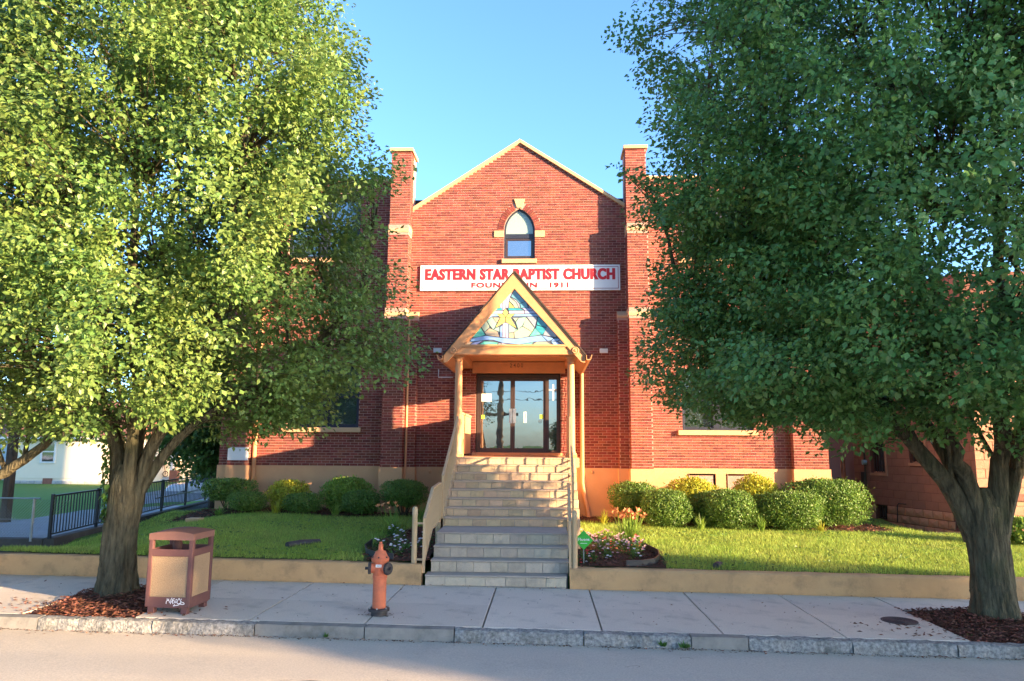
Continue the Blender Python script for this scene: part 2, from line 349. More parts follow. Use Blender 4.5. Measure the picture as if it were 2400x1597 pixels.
# ================================================================== SETTING
def sm(t): t = max(0, min(1, t)); return t * t * (3 - 2 * t)
def drive_h(Y):
    pts = [(10, .2), (14, .2), (18, .12), (24, -.12), (30, -.45), (36, -.78), (45, -.95), (60, -1.0)]
    for (a, p), (b, q) in zip(pts[:-1], pts[1:]):
        if Y <= b: return p + (q - p) * max(0, (Y - a) / (b - a))
    return -1.0
def left_h(X, Y):
    lawn = .2 if Y < 18.5 else .2 - .48 * sm((Y - 18.5) / 22)
    return lawn + (drive_h(Y) - lawn) * sm((X + 18) / 3)
def lawn_h(X, Y):
    f = .285 + S(X) * 1.2; b = .40 - .02 * max(-9, min(9, X))
    return f + (b - f) * max(0, min(1, (Y - 11.4) / 5.6)) ** 0.8 - .30 * sm((-6.4 - X) / 2.6) * sm((Y - 11.5) / 1.5) * (1 - sm((Y - 16) / 2) * .5)
def walk_x(Y): return -9.62 - 0.163 * (Y - 14.1)             # line of the iron fence
KY, WY0 = 8.66, 11.28                                          # kerb edge, retaining wall face
def ground_h(X, Y):
    if Y < 11.4: return S(X) - .40 if Y > -3 else S(X) - .1
    if X < walk_x(Y) and Y > 14.0: return left_h(X, Y)
    if X < walk_x(max(14.1, Y)): return -0.02
    if Y < 19 and X < 17: return .05
    return .24 - .30 * sm((Y - 24) / 30)

b = MB()
gx = [-900, -400, -200, -110, -70] + [x * 1.25 for x in range(-40, 41)] + [70, 110, 200, 400, 900]
gy = [-900, -400, -200, -110, -70] + [y * 1.25 for y in range(-40, 65)] + [110, 200, 400, 900]
for y in gy:
    for x in gx: b.v.append((x, y, ground_h(x, y)))
n = len(gx)
for j in range(len(gy) - 1):
    for i in range(n - 1): b.f.append((j * n + i, j * n + i + 1, (j + 1) * n + i + 1, (j + 1) * n + i)); b.m.append(0)
M['field'] = mat('field_grass', (0.15, 0.25, 0.055), (0.105, 0.185, 0.042), 0.95, 14, 0.6, 90, 0.1, c3=(0.12, 0.16, 0.05), vs3=0.6, amt3=0.5)
struct(b.build('ground', M['field'], smooth=True))

# road
b = MB(); ys = [-2.2, 0, 3, 5, 6.5, 7.5, KY]
for i, y in enumerate(ys):
    for x in (-60, 60): b.v.append((x, y, S(x) - .135 + .05 * (1 - ((y - 3.2) / 5.4) ** 2)))
for i in range(len(ys) - 1): b.f.append((2 * i, 2 * i + 1, 2 * i + 3, 2 * i + 2)); b.m.append(0)
road = struct(b.build('road', M['asphalt'], smooth=True))
# cracks and litter on the road
def road_z(x, y): return S(x) - .135 + .05 * (1 - ((y - 3.2) / 5.4) ** 2)
b = MB()
for _ in range(4):
    x, y = random.uniform(-4.5, 5), random.uniform(6.9, 8.3); a = random.uniform(0, PI); P = []
    for k in range(random.randint(4, 9)):
        P.append((x, y, road_z(x, y) + .003)); x += cos(a) * .035; y = min(8.6, y + sin(a) * .035); a += random.uniform(-1.3, 1.3)
    for p, q in zip(P[:-1], P[1:]):
        d = (Vector(q) - Vector(p)).normalized(); sd = d.cross(Vector((0, 0, 1))) * .0022
        b.poly([Vector(p) + sd, Vector(p) - sd, Vector(q) - sd, Vector(q) + sd])
tag(b.build('crack_line', M['ink'], road), kind='stuff')
tag(b.v and road, None)
# opposite pavement
b = MB(); b.box((-60, -4.6, -.7), (60, -2.2, .02)); struct(b.build('opposite_pavement', M['concrete']))

# sidewalk: bed + slabs
JX0, JW, JM = .665, 1.385, 9.98
b = MB()
b.poly([(-60, KY + .14, S(-60) - .085), (60, KY + .14, S(60) - .085), (60, WY0 + .1, S(60) - .085), (-60, WY0 + .1, S(-60) - .085)])
walk = struct(b.build('sidewalk', M['soil']))
def slab_mesh(wd, dp):
    b = MB(); b.box((0.010, 0.008, -.08), (wd - .010, dp - .008, 0)); return b.mesh('slab', M['concrete'], bevel=.003)
front, back, cut = slab_mesh(JW, JM - KY - .15), slab_mesh(JW, WY0 - JM - .012), slab_mesh(JW, WY0 - 10.42)
tilt = atan(.011)
for k in range(-14, 13):
    x = JX0 + JW * k; well = k in (-5, 3)
    if not well:
        o = link('slab', front, walk); o.location = (x, KY + .15, S(x) + random.uniform(0, .003)); o.rotation_euler = (random.uniform(-.002, .002), tilt, 0)
    o = link('slab', cut if well else back, walk); o.location = (x, 10.42 if well else JM, S(x) + random.uniform(-.009, -.005)); o.rotation_euler = (0, tilt, 0)

# kerb: granite and concrete lengths
kerb = struct(MB().poly([(-60, KY + .02, S(-60) - .2), (60, KY + .02, S(60) - .2), (60, KY + .12, S(60) - .2), (-60, KY + .12, S(-60) - .2)]).build('kerb', M['soil']))
def kerb_piece(x0, x1, gran):
    n = max(3, int((x1 - x0) / .06)) if gran else 3; rows = 7 if gran else 3; b = MB()
    amp = .013 if gran else .002
    prof = [(-.01, -.24), (-.004, -.12), (0, -.05), (.012, -.008), (.05, .0), (.10, .002), (.148, -.002)] if gran else [(0, -.24), (.006, -.004), (.148, 0)]
    for i in range(n + 1):
        x = x0 + .006 + (x1 - x0 - .012) * i / n; lump = random.uniform(-amp, amp)
        for q, (dy, dz) in enumerate(prof):
            b.v.append((x, KY + dy + (random.uniform(-amp, amp) * 1.1 + lump * .5 if q < len(prof) - 1 else 0), S(x) + dz + (random.uniform(-amp, amp) * .7 - (.004 if gran else 0))))
    for i in range(n):
        for j in range(rows - 1):
            k = i * rows + j; b.f.append((k, k + rows, k + rows + 1, k + 1)); b.m.append(0)
    b.f.append(tuple(range(rows))); b.f.append(tuple(n * rows + j for j in reversed(range(rows)))); b.m += [0, 0]
    b.build('kerb_stone', M['granite'] if gran else M['kerbc'], kerb, smooth=35 if gran else False)
def kx(v): return at(v * 1.0187, 1475, KY).x
cuts = [(-9.5, 0), (-8.1, 1), (kx(-120), 0), (kx(85), 1), (kx(350), 1), (kx(585), 0), (kx(838), 0), (kx(1045), 1), (kx(1343), 1), (kx(1590), 0), (kx(1722), 1), (kx(1960), 1), (kx(2200), 1), (kx(2380), 1), (kx(2600), 0), (8.5, 0)]
for (x0, g), (x1, _) in zip(cuts[:-1], cuts[1:]): kerb_piece(x0, x1, g)
kerb_piece(-40, -9.5, 0); kerb_piece(8.5, 40, 0)

# lawn sheets
def sheet(name, x0f, x1f, y0, y1, h, m, nx=40, ny=24, off=0.0, jit=0.0):
    b = MB()
    for j in range(ny + 1):
        y = y0 + (y1 - y0) * j / ny; xa, xb = x0f(y), x1f(y)
        for i in range(nx + 1):
            x = xa + (xb - xa) * i / nx; b.v.append((x, y, h(x, y) + off + random.uniform(-jit, jit)))
    for j in range(ny):
        for i in range(nx): k = j * (nx + 1) + i; b.f.append((k, k + 1, k + nx + 2, k + nx + 1)); b.m.append(0)
    return b.build(name, m, smooth=True)
lawn_left_x = lambda y: -8.75 - .095 * (y - 12)
lawnL = struct(sheet('lawn', lawn_left_x, lambda y: -1.84, 11.42, 18.6, lawn_h, M['turf'], jit=.008))
lawnR = struct(sheet('lawn', lambda y: .5, lambda y: 17.0 if y < 16.9 else 8.6, 11.42, 21.0, lawn_h, M['turf'], jit=.008, nx=60, ny=34))

LITTER = True
# beds (mulch)
def in_bed(x, y):
    if 16.75 + .22 * sin(x * 1.7) < y: return -8.6 < x < -1.7 or .6 < x < 7.9
    if x < 0: return -3.0 + .35 * ((y - 13) / 2) ** 2 < x < -1.7 and y < 15.4
    return x < 1.95 - .30 * ((y - 12.6) / 2) ** 2 and y < 14.8
def chips(name, pts, size, m, parent=None):
    P = np.array(pts); n = len(P); a = RNG.uniform(0, 2 * PI, n)
    D = np.stack([np.cos(a), np.sin(a), RNG.uniform(-.3, .3, n)], 1); N = RNG.normal(0, .45, (n, 3)) + [0, 0, 1]
    o = link(name, leaf_mesh(name, P, D, N, RNG.uniform(.6, 1.5, n) * size, RNG.uniform(.25, .5, n) * size, m, .3), parent)
    o['kind'] = 'stuff'; return o
pts = []
while len(pts) < 9000:
    x, y = random.uniform(-8.6, 7.9), random.uniform(11.45, 18.6)
    if in_bed(x, y) and not (-1.8 < x < .55): pts.append((x, y, lawn_h(x, y) + random.uniform(.0, .05)))
chips('mulch', pts, .07, M['mulch'])
b = MB()                                                       # soil under the beds
for (xa, xb, ya, yb) in ((-8.5, -1.8, 16.8, 18.5), (.55, 7.8, 16.8, 18.5), (-2.75, -1.83, 11.45, 15.3), (.55, 1.85, 11.45, 14.7)):
    nx_, ny_ = max(2, int((xb - xa) / .4)), max(2, int((yb - ya) / .4)); k = len(b.v)
    for j in range(ny_ + 1):
        for i in range(nx_ + 1):
            x, y = xa + (xb - xa) * i / nx_, ya + (yb - ya) * j / ny_; b.v.append((x, y, lawn_h(x, y) + .022))
    for j in range(ny_):
        for i in range(nx_): q = k + j * (nx_ + 1) + i; b.f.append((q, q + 1, q + nx_ + 2, q + nx_ + 1)); b.m.append(0)
struct(b.build('soil', M['soil'], smooth=True))

# tree wells in the sidewalk
def well(cx, tx, ty):
    pts = []
    for _ in range(2600):
        x, y = random.uniform(cx - .72, cx + .72), random.uniform(KY + .15, 10.42)
        r = hypot(x - tx, (y - ty)); z = S(x) - .015 + .09 * max(0, 1 - r / 1.1) + random.uniform(-.01, .02)
        pts.append((x, y, z))
    for _ in range(260):
        x, y = random.gauss(cx - .2, .75), random.uniform(KY + .2, 9.6); pts.append((x, y, S(x) + .004))
    chips('mulch', pts, .06, M['mulch'])
st_ = []
for _ in range(260):
    x = random.uniform(-6.5, 6.5); y = random.uniform(KY + .2, WY0 - .05); st_.append((x, y, S(x) + .0045))
chips('gum_spots', st_, .022, M['ink'])
gp_ = []
for _ in range(900):
    x = random.uniform(-7.5, 7.5); y = KY - .012 - abs(random.gauss(0, .035)); gp_.append((x, y, road_z(x, y) + .004))
chips('gutter_grit', gp_, .03, M['soil'])
lp = []
for _ in range(420):
    x = random.uniform(-7.5, 7.5); q = random.random()
    if q < .6: y = KY - abs(random.gauss(0, .06)) - .01; lp.append((x, y, road_z(x, y) + .006))
    elif q < .8: y = WY0 - abs(random.gauss(0, .08)) - .01; lp.append((x, y, S(x) + .008))
    else:
        y = random.uniform(KY + .2, WY0); lp.append((x, y, S(x) + .006))
chips('leaf_litter', lp, .035, M['mulch'])
well(-5.57, -5.7, 10.0); well(5.5, 5.8, 10.05)
def well_soil(cx, tx, ty):
    b = MB(); N = 10
    for j in range(N + 1):
        for i in range(N + 1):
            x, y = cx - .69 + 1.38 * i / N, KY + .15 + (10.42 - KY - .15) * j / N
            b.v.append((x, y, S(x) - .03 + .09 * max(0, 1 - hypot(x - tx, y - ty) / 1.1)))
    for j in range(N):
        for i in range(N): k = j * (N + 1) + i; b.f.append((k, k + 1, k + N + 2, k + N + 1)); b.m.append(0)
    struct(b.build('soil', M['soil'], smooth=True))
well_soil(-5.57, -5.7, 10.0); well_soil(5.5, 5.8, 10.05)

# grass blades
def grass(name, test, x0, x1, y0, y1, n, hgt):
    X = RNG.uniform(x0, x1, n * 2); Y = RNG.uniform(y0, y1, n * 2)
    # more blades close to the camera
    keep = RNG.uniform(0, 1, n * 2) < np.clip((14.0 / Y) ** 2, .35, 1)
    X, Y = X[keep], Y[keep]; ok = np.array([test(x, y) for x, y in zip(X, Y)]); X, Y = X[ok][:n], Y[ok][:n]; n = len(X)
    clump = .75 + .5 * np.sin(X * 2.1 + np.sin(Y * 1.7) * 2) * np.sin(Y * 2.6 + X * .6)
    P = np.stack([X, Y, np.array([lawn_h(x, y) for x, y in zip(X, Y)]) - .005], 1)
    h = hgt * RNG.uniform(.55, 1.3, n) * (.8 + .35 * clump); a = RNG.uniform(0, 2 * PI, n)
    D = np.stack([np.cos(a) * .55, np.sin(a) * .55, np.ones(n)], 1) + RNG.normal(0, .15, (n, 3))
    sd = np.stack([-np.sin(a + RNG.normal(0, .6, n)), np.cos(a), np.zeros(n)], 1) * .0045 * RNG.uniform(.8, 1.8, n)[:, None]
    tip = P + D * h[:, None]
    V = np.stack([P - sd, P + sd, tip], 1).reshape(-1, 3); T = np.arange(3 * n).reshape(-1, 3)
    return tag(link(name, np_mesh(name, V, T, M['grass'])), 'short mown grass growing on the church lawn', 'grass', kind='stuff')
grass('grass', lambda x, y: x > lawn_left_x(y) - .05 and not in_bed(x, y) and y < 18, -9.2, -1.85, 11.46, 18, 95000, .055)
grass('grass', lambda x, y: not in_bed(x, y) and (y < 16.7 or x < 8.4), .5, 13.5, 11.46, 20.5, 130000, .06)

n_ = 5200; Xc = RNG.uniform(-9, 9.5, n_); Yc = RNG.uniform(11.5, 16.5, n_); pat = np.sin(Xc * 1.3 + 1) * np.sin(Yc * 1.9 + Xc * .4) + .5 * np.sin(Xc * 3.1) * np.sin(Yc * 4.3)
okc = np.array([(lawn_left_x(y) + .1 < x < -1.9 or x > .6) and not in_bed(x, y) and p > .25 for x, y, p in zip(Xc, Yc, pat)]); Xc, Yc = Xc[okc], Yc[okc]; n_ = len(Xc)
Pc = np.stack([Xc, Yc, np.array([lawn_h(x, y) for x, y in zip(Xc, Yc)]) + RNG.uniform(.025, .06, n_)], 1); ac = RNG.uniform(0, 2 * PI, n_)
tag(link('clover', leaf_mesh('clover', Pc, np.stack([np.cos(ac), np.sin(ac), RNG.uniform(-.2, .5, n_)], 1), RNG.normal(0, .4, (n_, 3)) + [0, -.3, 1], RNG.uniform(.03, .075, n_), RNG.uniform(.02, .04, n_), M['ivy'])), 'broad leaved weeds growing in patches in the lawn', 'weeds', kind='stuff')
# retaining wall in front of the lawns
def ret_wall(x0, x1, label):
    root = thing('retaining_wall', ((x0 + x1) / 2, WY0, S((x0 + x1) / 2)), label, 'wall', 'painted retaining walls along the sidewalk')
    b = MB(); n = max(4, int((x1 - x0) / .25)); rows = []
    for i in range(n + 1):
        x = x0 + (x1 - x0) * i / n; j = lambda a: random.uniform(-a, a)
        rows.append([(x, WY0 + j(.006), S(x) - .1), (x, WY0 + .003 + j(.006), S(x) + .15), (x, WY0 + .012 + j(.006), S(x) + .262 + j(.008)), (x, WY0 + .035, S(x) + .288 + j(.005)), (x, WY0 + .19 + j(.01), S(x) + .292 + j(.006)), (x, WY0 + .2, S(x) - .1)])
    for r in rows: b.v += r
    for i in range(n):
        for q in range(5): k = i * 6 + q; b.f.append((k, k + 6, k + 7, k + 1)); b.m.append(0)
    b.f.append((0, 1, 2, 3, 4, 5)); b.f.append(tuple(n * 6 + q for q in (5, 4, 3, 2, 1, 0))); b.m += [0, 0]
    b.build('wall_body', M['wallpaint'], root, smooth=30)
ret_wall(-13.5, -1.86, 'low tan painted retaining wall left of the church steps, behind the hydrant and litter bin')
ret_wall(.38, 14.5, 'low orange painted retaining wall right of the church steps, below the sunlit lawn')

# left: low wall, walkway, driveway
def fence_pt(Y, off=0.0, z=0.0): return Vector((walk_x(Y) + off, Y, z))
b = MB(); Y0, Y1 = 14.1, 27.0
b.prism([(walk_x(Y0) + .1, Y0, .02), (walk_x(Y1) + .1, Y1, -.05), (walk_x(Y1) - .12, Y1, -.05), (walk_x(Y0) - .12, Y0, .02)], (0, 0, .25))
b.prism([(walk_x(Y0) - .135, Y0 - .0, .01), (walk_x(Y0) - .135, Y0 + .2, .01), (-30, Y0 + .2, .1), (-30, Y0, .1)], (0, 0, .24))
lw = tag(b.build('concrete_wall', M['oldwall'], bevel=.012), 'dark weathered low concrete wall carrying the black iron fence', 'wall')
b = MB(); N = 20
for j in range(N + 1):
    y = 11.5 + (27 - 11.5) * j / N; x = walk_x(max(14.1, y))
    for dx in ((.08, 1.3) if y >= 14.1 else (-8, 1.3)): b.v.append((x + dx, y, .07 + .10 * sm((y - 14) / 8)))
for j in range(N): b.f.append((2 * j, 2 * j + 1, 2 * j + 3, 2 * j + 2)); b.m.append(0)
struct(b.build('path', M['oldwall'], smooth=True))
b = MB()                                                        # concrete corner block lit by the sun
b.box((-7.86, 15.95, .15), (-7.55, 16.2, .48)); 
tag(b.build('concrete_block', M['stone'], bevel=.01), 'short pale concrete block standing at the edge of the path behind the left street tree', 'block')
def drive(X, Y): return left_h(X, Y)
d1 = sheet('driveway', lambda y: -45, lambda y: walk_x(y) - .12, 14.2, 18.9, drive, M['oldwall'], 60, 8, .012)
M['drive'] = mat('driveway', (0.30, 0.29, 0.29), (0.25, 0.245, 0.24), 0.9, 1.2, 0.4, 160, 0.2, c3=(0.18, 0.18, 0.17), vs3=1.0, amt3=0.5)
d1.data.materials[0] = M['drive']; struct(d1)
d2 = sheet('driveway', lambda y: walk_x(y) - 3.3 - (y - 19) * .16, lambda y: walk_x(y) - .12 + (max(0, y - 27) * .3), 18.9, 48, drive, M['drive'], 8, 40, .012); struct(d2)

# ================================================================== CHURCH
FY, WGY = 18.2, 18.55
ZB = 1.57                                                        # top of the stucco base
church = thing('church', (-.65, 18.2, .35), 'red brick church with a gabled front, tan stucco base and a small gabled entrance porch', 'church')
BR = []                                                          # all brick boxes: (origin, u, n, u0,u1,z0,z1,full)
CH, BL = .0665, .2065
def brick_face(O, u, nrm, u0, u1, z0, z1, holes=(), lim=None, mort=.0105, par=0):
    O, u, nrm = Vector(O), Vector(u), Vector(nrm); k0 = int(ceil((z0 - .001) / CH)); k1 = int(floor((z1 - z0) / CH + .001))
    for k in range(k1):
        za = z0 + k * CH; zb = za + CH - mort; zc = (za + zb) / 2
        off = (k + par) % 2 * BL / 2; s0 = floor((u0 - off) / BL) * BL + off; a = s0
        while a < u1 - .01:
            segs = [(max(a, u0), min(a + BL - mort, u1))]
            full0 = a >= u0 and a + BL - mort <= u1
            for hz0, hz1, f in holes:
                if hz0 - .01 < zc < hz1 + .01:
                    h = f(zc)
                    if not h: continue
                    ns = []
                    for p, q in segs:
                        if q <= h[0] or p >= h[1]: ns.append((p, q))
                        else:
                            if p < h[0]: ns.append((p, h[0]))
                            if q > h[1]: ns.append((h[1], q))
                    segs = ns
            for p, q in segs:
                if q - p < .025: continue
                if lim:
                    la, lb_ = lim(zb); p0_, q0_ = p, q; p, q = max(p, la), min(q, lb_)
                    if q - p < .025: continue
                    full = full0 and abs((q - p) - (BL - mort)) < 1e-4
                    BR.append((O, u, nrm, p, q, za, zb, full)); continue
                full = full0 and abs((q - p) - (BL - mort)) < 1e-4
                BR.append((O, u, nrm, p, q, za, zb, full))
            a += BL
X = lambda px, py, Y: at(px, py, Y).x
Zp = lambda px, py, Y: at(px, py, Y).z
PLx = (-3.97, -3.455); PRx = (2.08, 2.60); SLx = (-3.455, -3.20); SRx = (1.83, 2.08)
Zc1 = Zp(930, 738, 17.5); Zc2 = Zp(930, 540, 17.6); Ztop = Zp(940, 350, 17.7)
APX, APZ = -.64, 10.02; ELZ = 8.19                               # gable
def gable(x): return APZ - (APZ - ELZ) * abs(x - APX) / 2.78
# openings of the facade
DOOR = (-1.70, .385, 1.90, 3.88)
gw0, gw1 = X(1181, 560, FY), X(1253.5, 560, FY); gws, gwb = Zp(1217, 541, FY), Zp(1217, 608, FY); gwt = Zp(1217, 489, FY)
gc = (gw0 + gw1) / 2; ga = (gw1 - gw0) / 2; gh = gwt - gws; gcc = (gh * gh - ga * ga) / (2 * ga); gR = ga + gcc
def arch_half(z, grow=0.0):
    """half width of the pointed arch at height z"""
    if z <= gws: return ga + grow
    r = gR + grow; d = r * r - (z - gws) ** 2
    return max(0, sqrt(d) - gcc) if d > 0 else 0
def gh_outer(z):
    if z < gws: return (gc - ga, gc + ga)
    hw = arch_half(z, .165); return (gc - hw, gc + hw) if hw > 0 else None
brick_face((0, FY, 0), (1, 0, 0), (0, -1, 0), -3.455, 2.08, ZB, APZ - .02,
           holes=[(DOOR[2], DOOR[3] + .18, lambda z: (DOOR[0] - .02, DOOR[1] + .02)), (gwb, gwt + .4, gh_outer)],
           lim=lambda z: (APX - max(0, APZ - .0 - z) * 2.78 / (APZ - ELZ), APX + max(0, APZ - .0 - z) * 2.78 / (APZ - ELZ)))
piers = []
for (x0, x1), ins in ((PLx, 1), (PRx, -1)):
    for (za, zb, yf) in ((ZB, Zc1, 17.64), (Zc1 + .2, Zc2, 17.76), (Zc2 + .2, Ztop, 17.87)):
        brick_face((0, yf, 0), (1, 0, 0), (0, -1, 0), x0, x1, za, zb)
        xs = x1 if ins > 0 else x0
        brick_face((xs, 0, 0), (0, 1, 0), (ins, 0, 0), yf, FY if za > Zc1 else 17.95, za, zb, par=1)
        piers.append((x0, x1, za, zb, yf))
for (x0, x1), ins in ((SLx, 1), (SRx, -1)):
    brick_face((0, 17.95, 0), (1, 0, 0), (0, -1, 0), x0, x1, ZB, Zc1)
    brick_face((x1 if ins > 0 else x0, 0, 0), (0, 1, 0), (ins, 0, 0), 17.95, FY, ZB, Zc1, par=1)
# wings
WL = (-8.36, -3.97); WR = (2.60, 6.96); ZPAR = 9.1
def win_rect(p0, p1, y0, y1): return (X(p0, y1, WGY), X(p1, y1, WGY), Zp((p0 + p1) / 2, y1, WGY), Zp((p0 + p1) / 2, y0, WGY))
WIN = {'ll': win_rect(672, 840, 858, 1002), 'lu': win_rect(676, 842, 455, 606), 'rl': win_rect(1600, 1768, 864, 1009), 'ru': win_rect(1600, 1768, 455, 606)}
for rng, ks in ((WL, ('ll', 'lu')), (WR, ('rl', 'ru'))):
    hs = [(WIN[k][2], WIN[k][3], (lambda r: lambda z: (r[0], r[1]))(WIN[k])) for k in ks]
    brick_face((0, WGY, 0), (1, 0, 0), (0, -1, 0), rng[0], rng[1], ZB, ZPAR, holes=hs)
CPL = (X(534, 1050, 18.35), X(584, 1050, 18.35)); CPR = (X(1862, 1090, 18.35), 6.97)
for c in (CPL, CPR): brick_face((0, 18.35, 0), (1, 0, 0), (0, -1, 0), c[0], c[1], ZB, ZPAR + .45)
brick_face((CPL[1], 0, 0), (0, 1, 0), (1, 0, 0), 18.35, WGY, ZB, ZPAR + .45, par=1)
brick_face((CPR[0], 0, 0), (0, 1, 0), (-1, 0, 0), 18.35, WGY, ZB, ZPAR + .45, par=1)

def brick_corners(B):
    O, u, nn, p, q, za, zb, _ = B; pr = random.uniform(.003, .009); e = .002
    j = lambda: random.uniform(-.0012, .0012)
    a, c = O + u * p, O + u * q; Zv = Vector((0, 0, 1))
    base = [a + Zv * za, c + Zv * za, c + Zv * zb, a + Zv * zb]
    fr = [a + u * e + Zv * (za + e + j()), c - u * e + Zv * (za + e + j()), c - u * e + Zv * (zb - e + j()), a + u * e + Zv * (zb - e + j())]
    return base + [f + nn * pr for f in fr]
# the 300 nearest full bricks one by one, the others joined
cand = [i for i, B in enumerate(BR) if B[7] and B[2].y < 0 and B[5] > 1.7 and -4.1 < B[3] < 2.7]
cand.sort(key=lambda i: (BR[i][0] + BR[i][1] * BR[i][3] + Vector((0, 0, BR[i][5])) - EYE).length)
single = set(cand[:300])
b = MB(); LB = BL - .0105; hb = CH - .0105; e = .002
b.v = [(0, 0, 0), (LB, 0, 0), (LB, 0, hb), (0, 0, hb), (e, -.007, e), (LB - e, -.007, e), (LB - e, -.007, hb - e), (e, -.007, hb - e)]
b.f = [(4, 5, 6, 7), (0, 1, 5, 4), (1, 2, 6, 5), (2, 3, 7, 6), (3, 0, 4, 7)]; b.m = [0] * 5
brick_me = b.mesh('brick', M['brick_one'])
for i in single:
    B = BR[i]; o = link('brick', brick_me, church); p = B[0] + B[1] * B[3]; o.location = (p.x, p.y - random.uniform(-.001, .002), B[5])
b = MB()
for i, B in enumerate(BR):
    if i in single: continue
    k = len(b.v); b.v += [tuple(v) for v in brick_corners(B)]
    fl = [(4, 5, 6, 7), (0, 1, 5, 4), (1, 2, 6, 5), (2, 3, 7, 6), (3, 0, 4, 7)]
    b.f += [tuple(k + t for t in f) for f in fl]; b.m += [0] * 5
tag(b.build('brickwork', M['brick'], church), kind='stuff')

# mortar walls (solid, with real openings)
def holed(b, x0, x1, z0, z1, y, holes, dep=.14):
    xs = sorted({x0, x1, *[h[0] for h in holes], *[h[1] for h in holes]}); zs = sorted({z0, z1, *[h[2] for h in holes], *[h[3] for h in holes]})
    for xa, xb in zip(xs[:-1], xs[1:]):
        for za, zb in zip(zs[:-1], zs[1:]):
            cx, cz = (xa + xb) / 2, (za + zb) / 2
            if any(h[0] < cx < h[1] and h[2] < cz < h[3] for h in holes): continue
            b.poly([(xa, y, za), (xb, y, za), (xb, y, zb), (xa, y, zb)])
    for h in holes:
        p = [(h[0], h[2]), (h[1], h[2]), (h[1], h[3]), (h[0], h[3])]
        for (ax, az), (bx, bz) in zip(p, p[1:] + p[:1]): b.poly([(ax, y, az), (ax, y + dep, az), (bx, y + dep, bz), (bx, y, bz)])
b = MB()
holed(b, WL[0], WL[1], .0, ZPAR, WGY, [WIN['ll'], WIN['lu']]); holed(b, WR[0], WR[1], .0, ZPAR, WGY, [WIN['rl'], WIN['ru']])
# facade halves round the door and the pointed window
zt = DOOR[3] + .18; zm = gwb
def facade_half(sgn):
    xo = -3.455 if sgn < 0 else 2.08
    xd = DOOR[0] - .02 if sgn < 0 else DOOR[1] + .02
    b.poly([(xo, FY, .0), (xd, FY, .0), (xd, FY, zt), (xo, FY, zt)])
    P = [(xo, FY, zt), (gc, FY, zt), (gc, FY, gwb), (gc + sgn * ga, FY, gwb)]
    N = 10
    for i in range(N + 1):
        z = gws + gh * i / N; P.append((gc + sgn * arch_half(z) if i < N else gc, FY, z))
    P += [(gc, FY, gable(gc)), (xo, FY, gable(xo))]
    b.poly(P)
    for i in range(N):
        z, z2 = gws + gh * i / N, gws + gh * (i + 1) / N; a1, a2 = gc + sgn * arch_half(z), gc + sgn * (arch_half(z2) if i < N - 1 else 0)
        b.poly([(a1, FY, z), (a1, FY + .14, z), (a2, FY + .14, z2), (a2, FY, z2)])
    b.poly([(gc + sgn * ga, FY, gwb), (gc + sgn * ga, FY + .14, gwb), (gc + sgn * ga, FY + .14, gws), (gc + sgn * ga, FY, gws)])
facade_half(-1); facade_half(1)
b.poly([(DOOR[0] - .02, FY, 0), (DOOR[1] + .02, FY, 0), (DOOR[1] + .02, FY, DOOR[2]), (DOOR[0] - .02, FY, DOOR[2])])
for x in (DOOR[0] - .02, DOOR[1] + .02): b.poly([(x, FY, DOOR[2]), (x, FY + .2, DOOR[2]), (x, FY + .2, zt), (x, FY, zt)])
for (x0, x1, za, zb, yf) in piers: b.box((x0, yf, za if za > ZB + .1 else 0), (x1, WGY + .02, zb + (.2 if zb < Ztop else 0)))
for x0, x1 in (SLx, SRx): b.box((x0, 17.95, 0), (x1, FY + .02, Zc1))
for c in (CPL, CPR): b.box((c[0], 18.35, 0), (c[1], 18.9, ZPAR + .45))
# side and back walls
for x0, x1 in ((WL[0], WL[0] + .3), (WR[1] - .3, WR[1])): b.box((x0, WGY + .01, 0), (x1, 25.4, ZPAR))
b.box((WL[0] + .3, 25.1, 0), (WR[1] - .3, 25.4, ZPAR))
b.box((-3.9, FY + .16, 6.9), (-3.46, 25, 8.4)); b.box((2.09, FY + .16, 6.9), (2.5, 25, 8.4))
wall = b.build('wall', M['mortar'], church, tri=True)
# dark sheets behind the glass standing in for the unlit rooms
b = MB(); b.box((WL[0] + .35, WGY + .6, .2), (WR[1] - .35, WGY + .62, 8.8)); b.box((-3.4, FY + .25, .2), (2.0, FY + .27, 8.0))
b.build('unlit_room_sheet', M['unlit_room'], church)
# roofs
b = MB()
b.box((WL[0] + .3, WGY + .02, 8.6), (-3.6, 25.1, 8.75)); b.box((2.2, WGY + .02, 8.6), (WR[1] - .3, 25.1, 8.75))
for sgn in (-1, 1):
    xe = APX + sgn * 2.9
    b.prism([(APX, FY + .3, APZ - .08), (xe, FY + .3, APZ - .08 - 1.83 * 2.9 / 2.78), (xe, FY + .3, APZ - .2 - 1.83 * 2.9 / 2.78), (APX, FY + .3, APZ - .2)], (0, 6.6, 0))
b.build('roof', M['shingle'], church)
# gable coping
b = MB()
for sgn in (-1, 1):
    xe = APX + sgn * (2.80 if sgn < 0 else 2.74); P = []
    p0 = Vector((APX, FY - .06, APZ + .0)); p1 = Vector((xe, FY - .06, gable(xe)))
    b.prism([(p0.x, FY - .07, p0.z - .02), (p1.x, FY - .07, p1.z - .02), (p1.x, FY - .07, p1.z + .085), (p0.x, FY - .07, p0.z + .085)], (0, .5, 0))
b.build('gable_coping', M['stone'], church, bevel=.008)
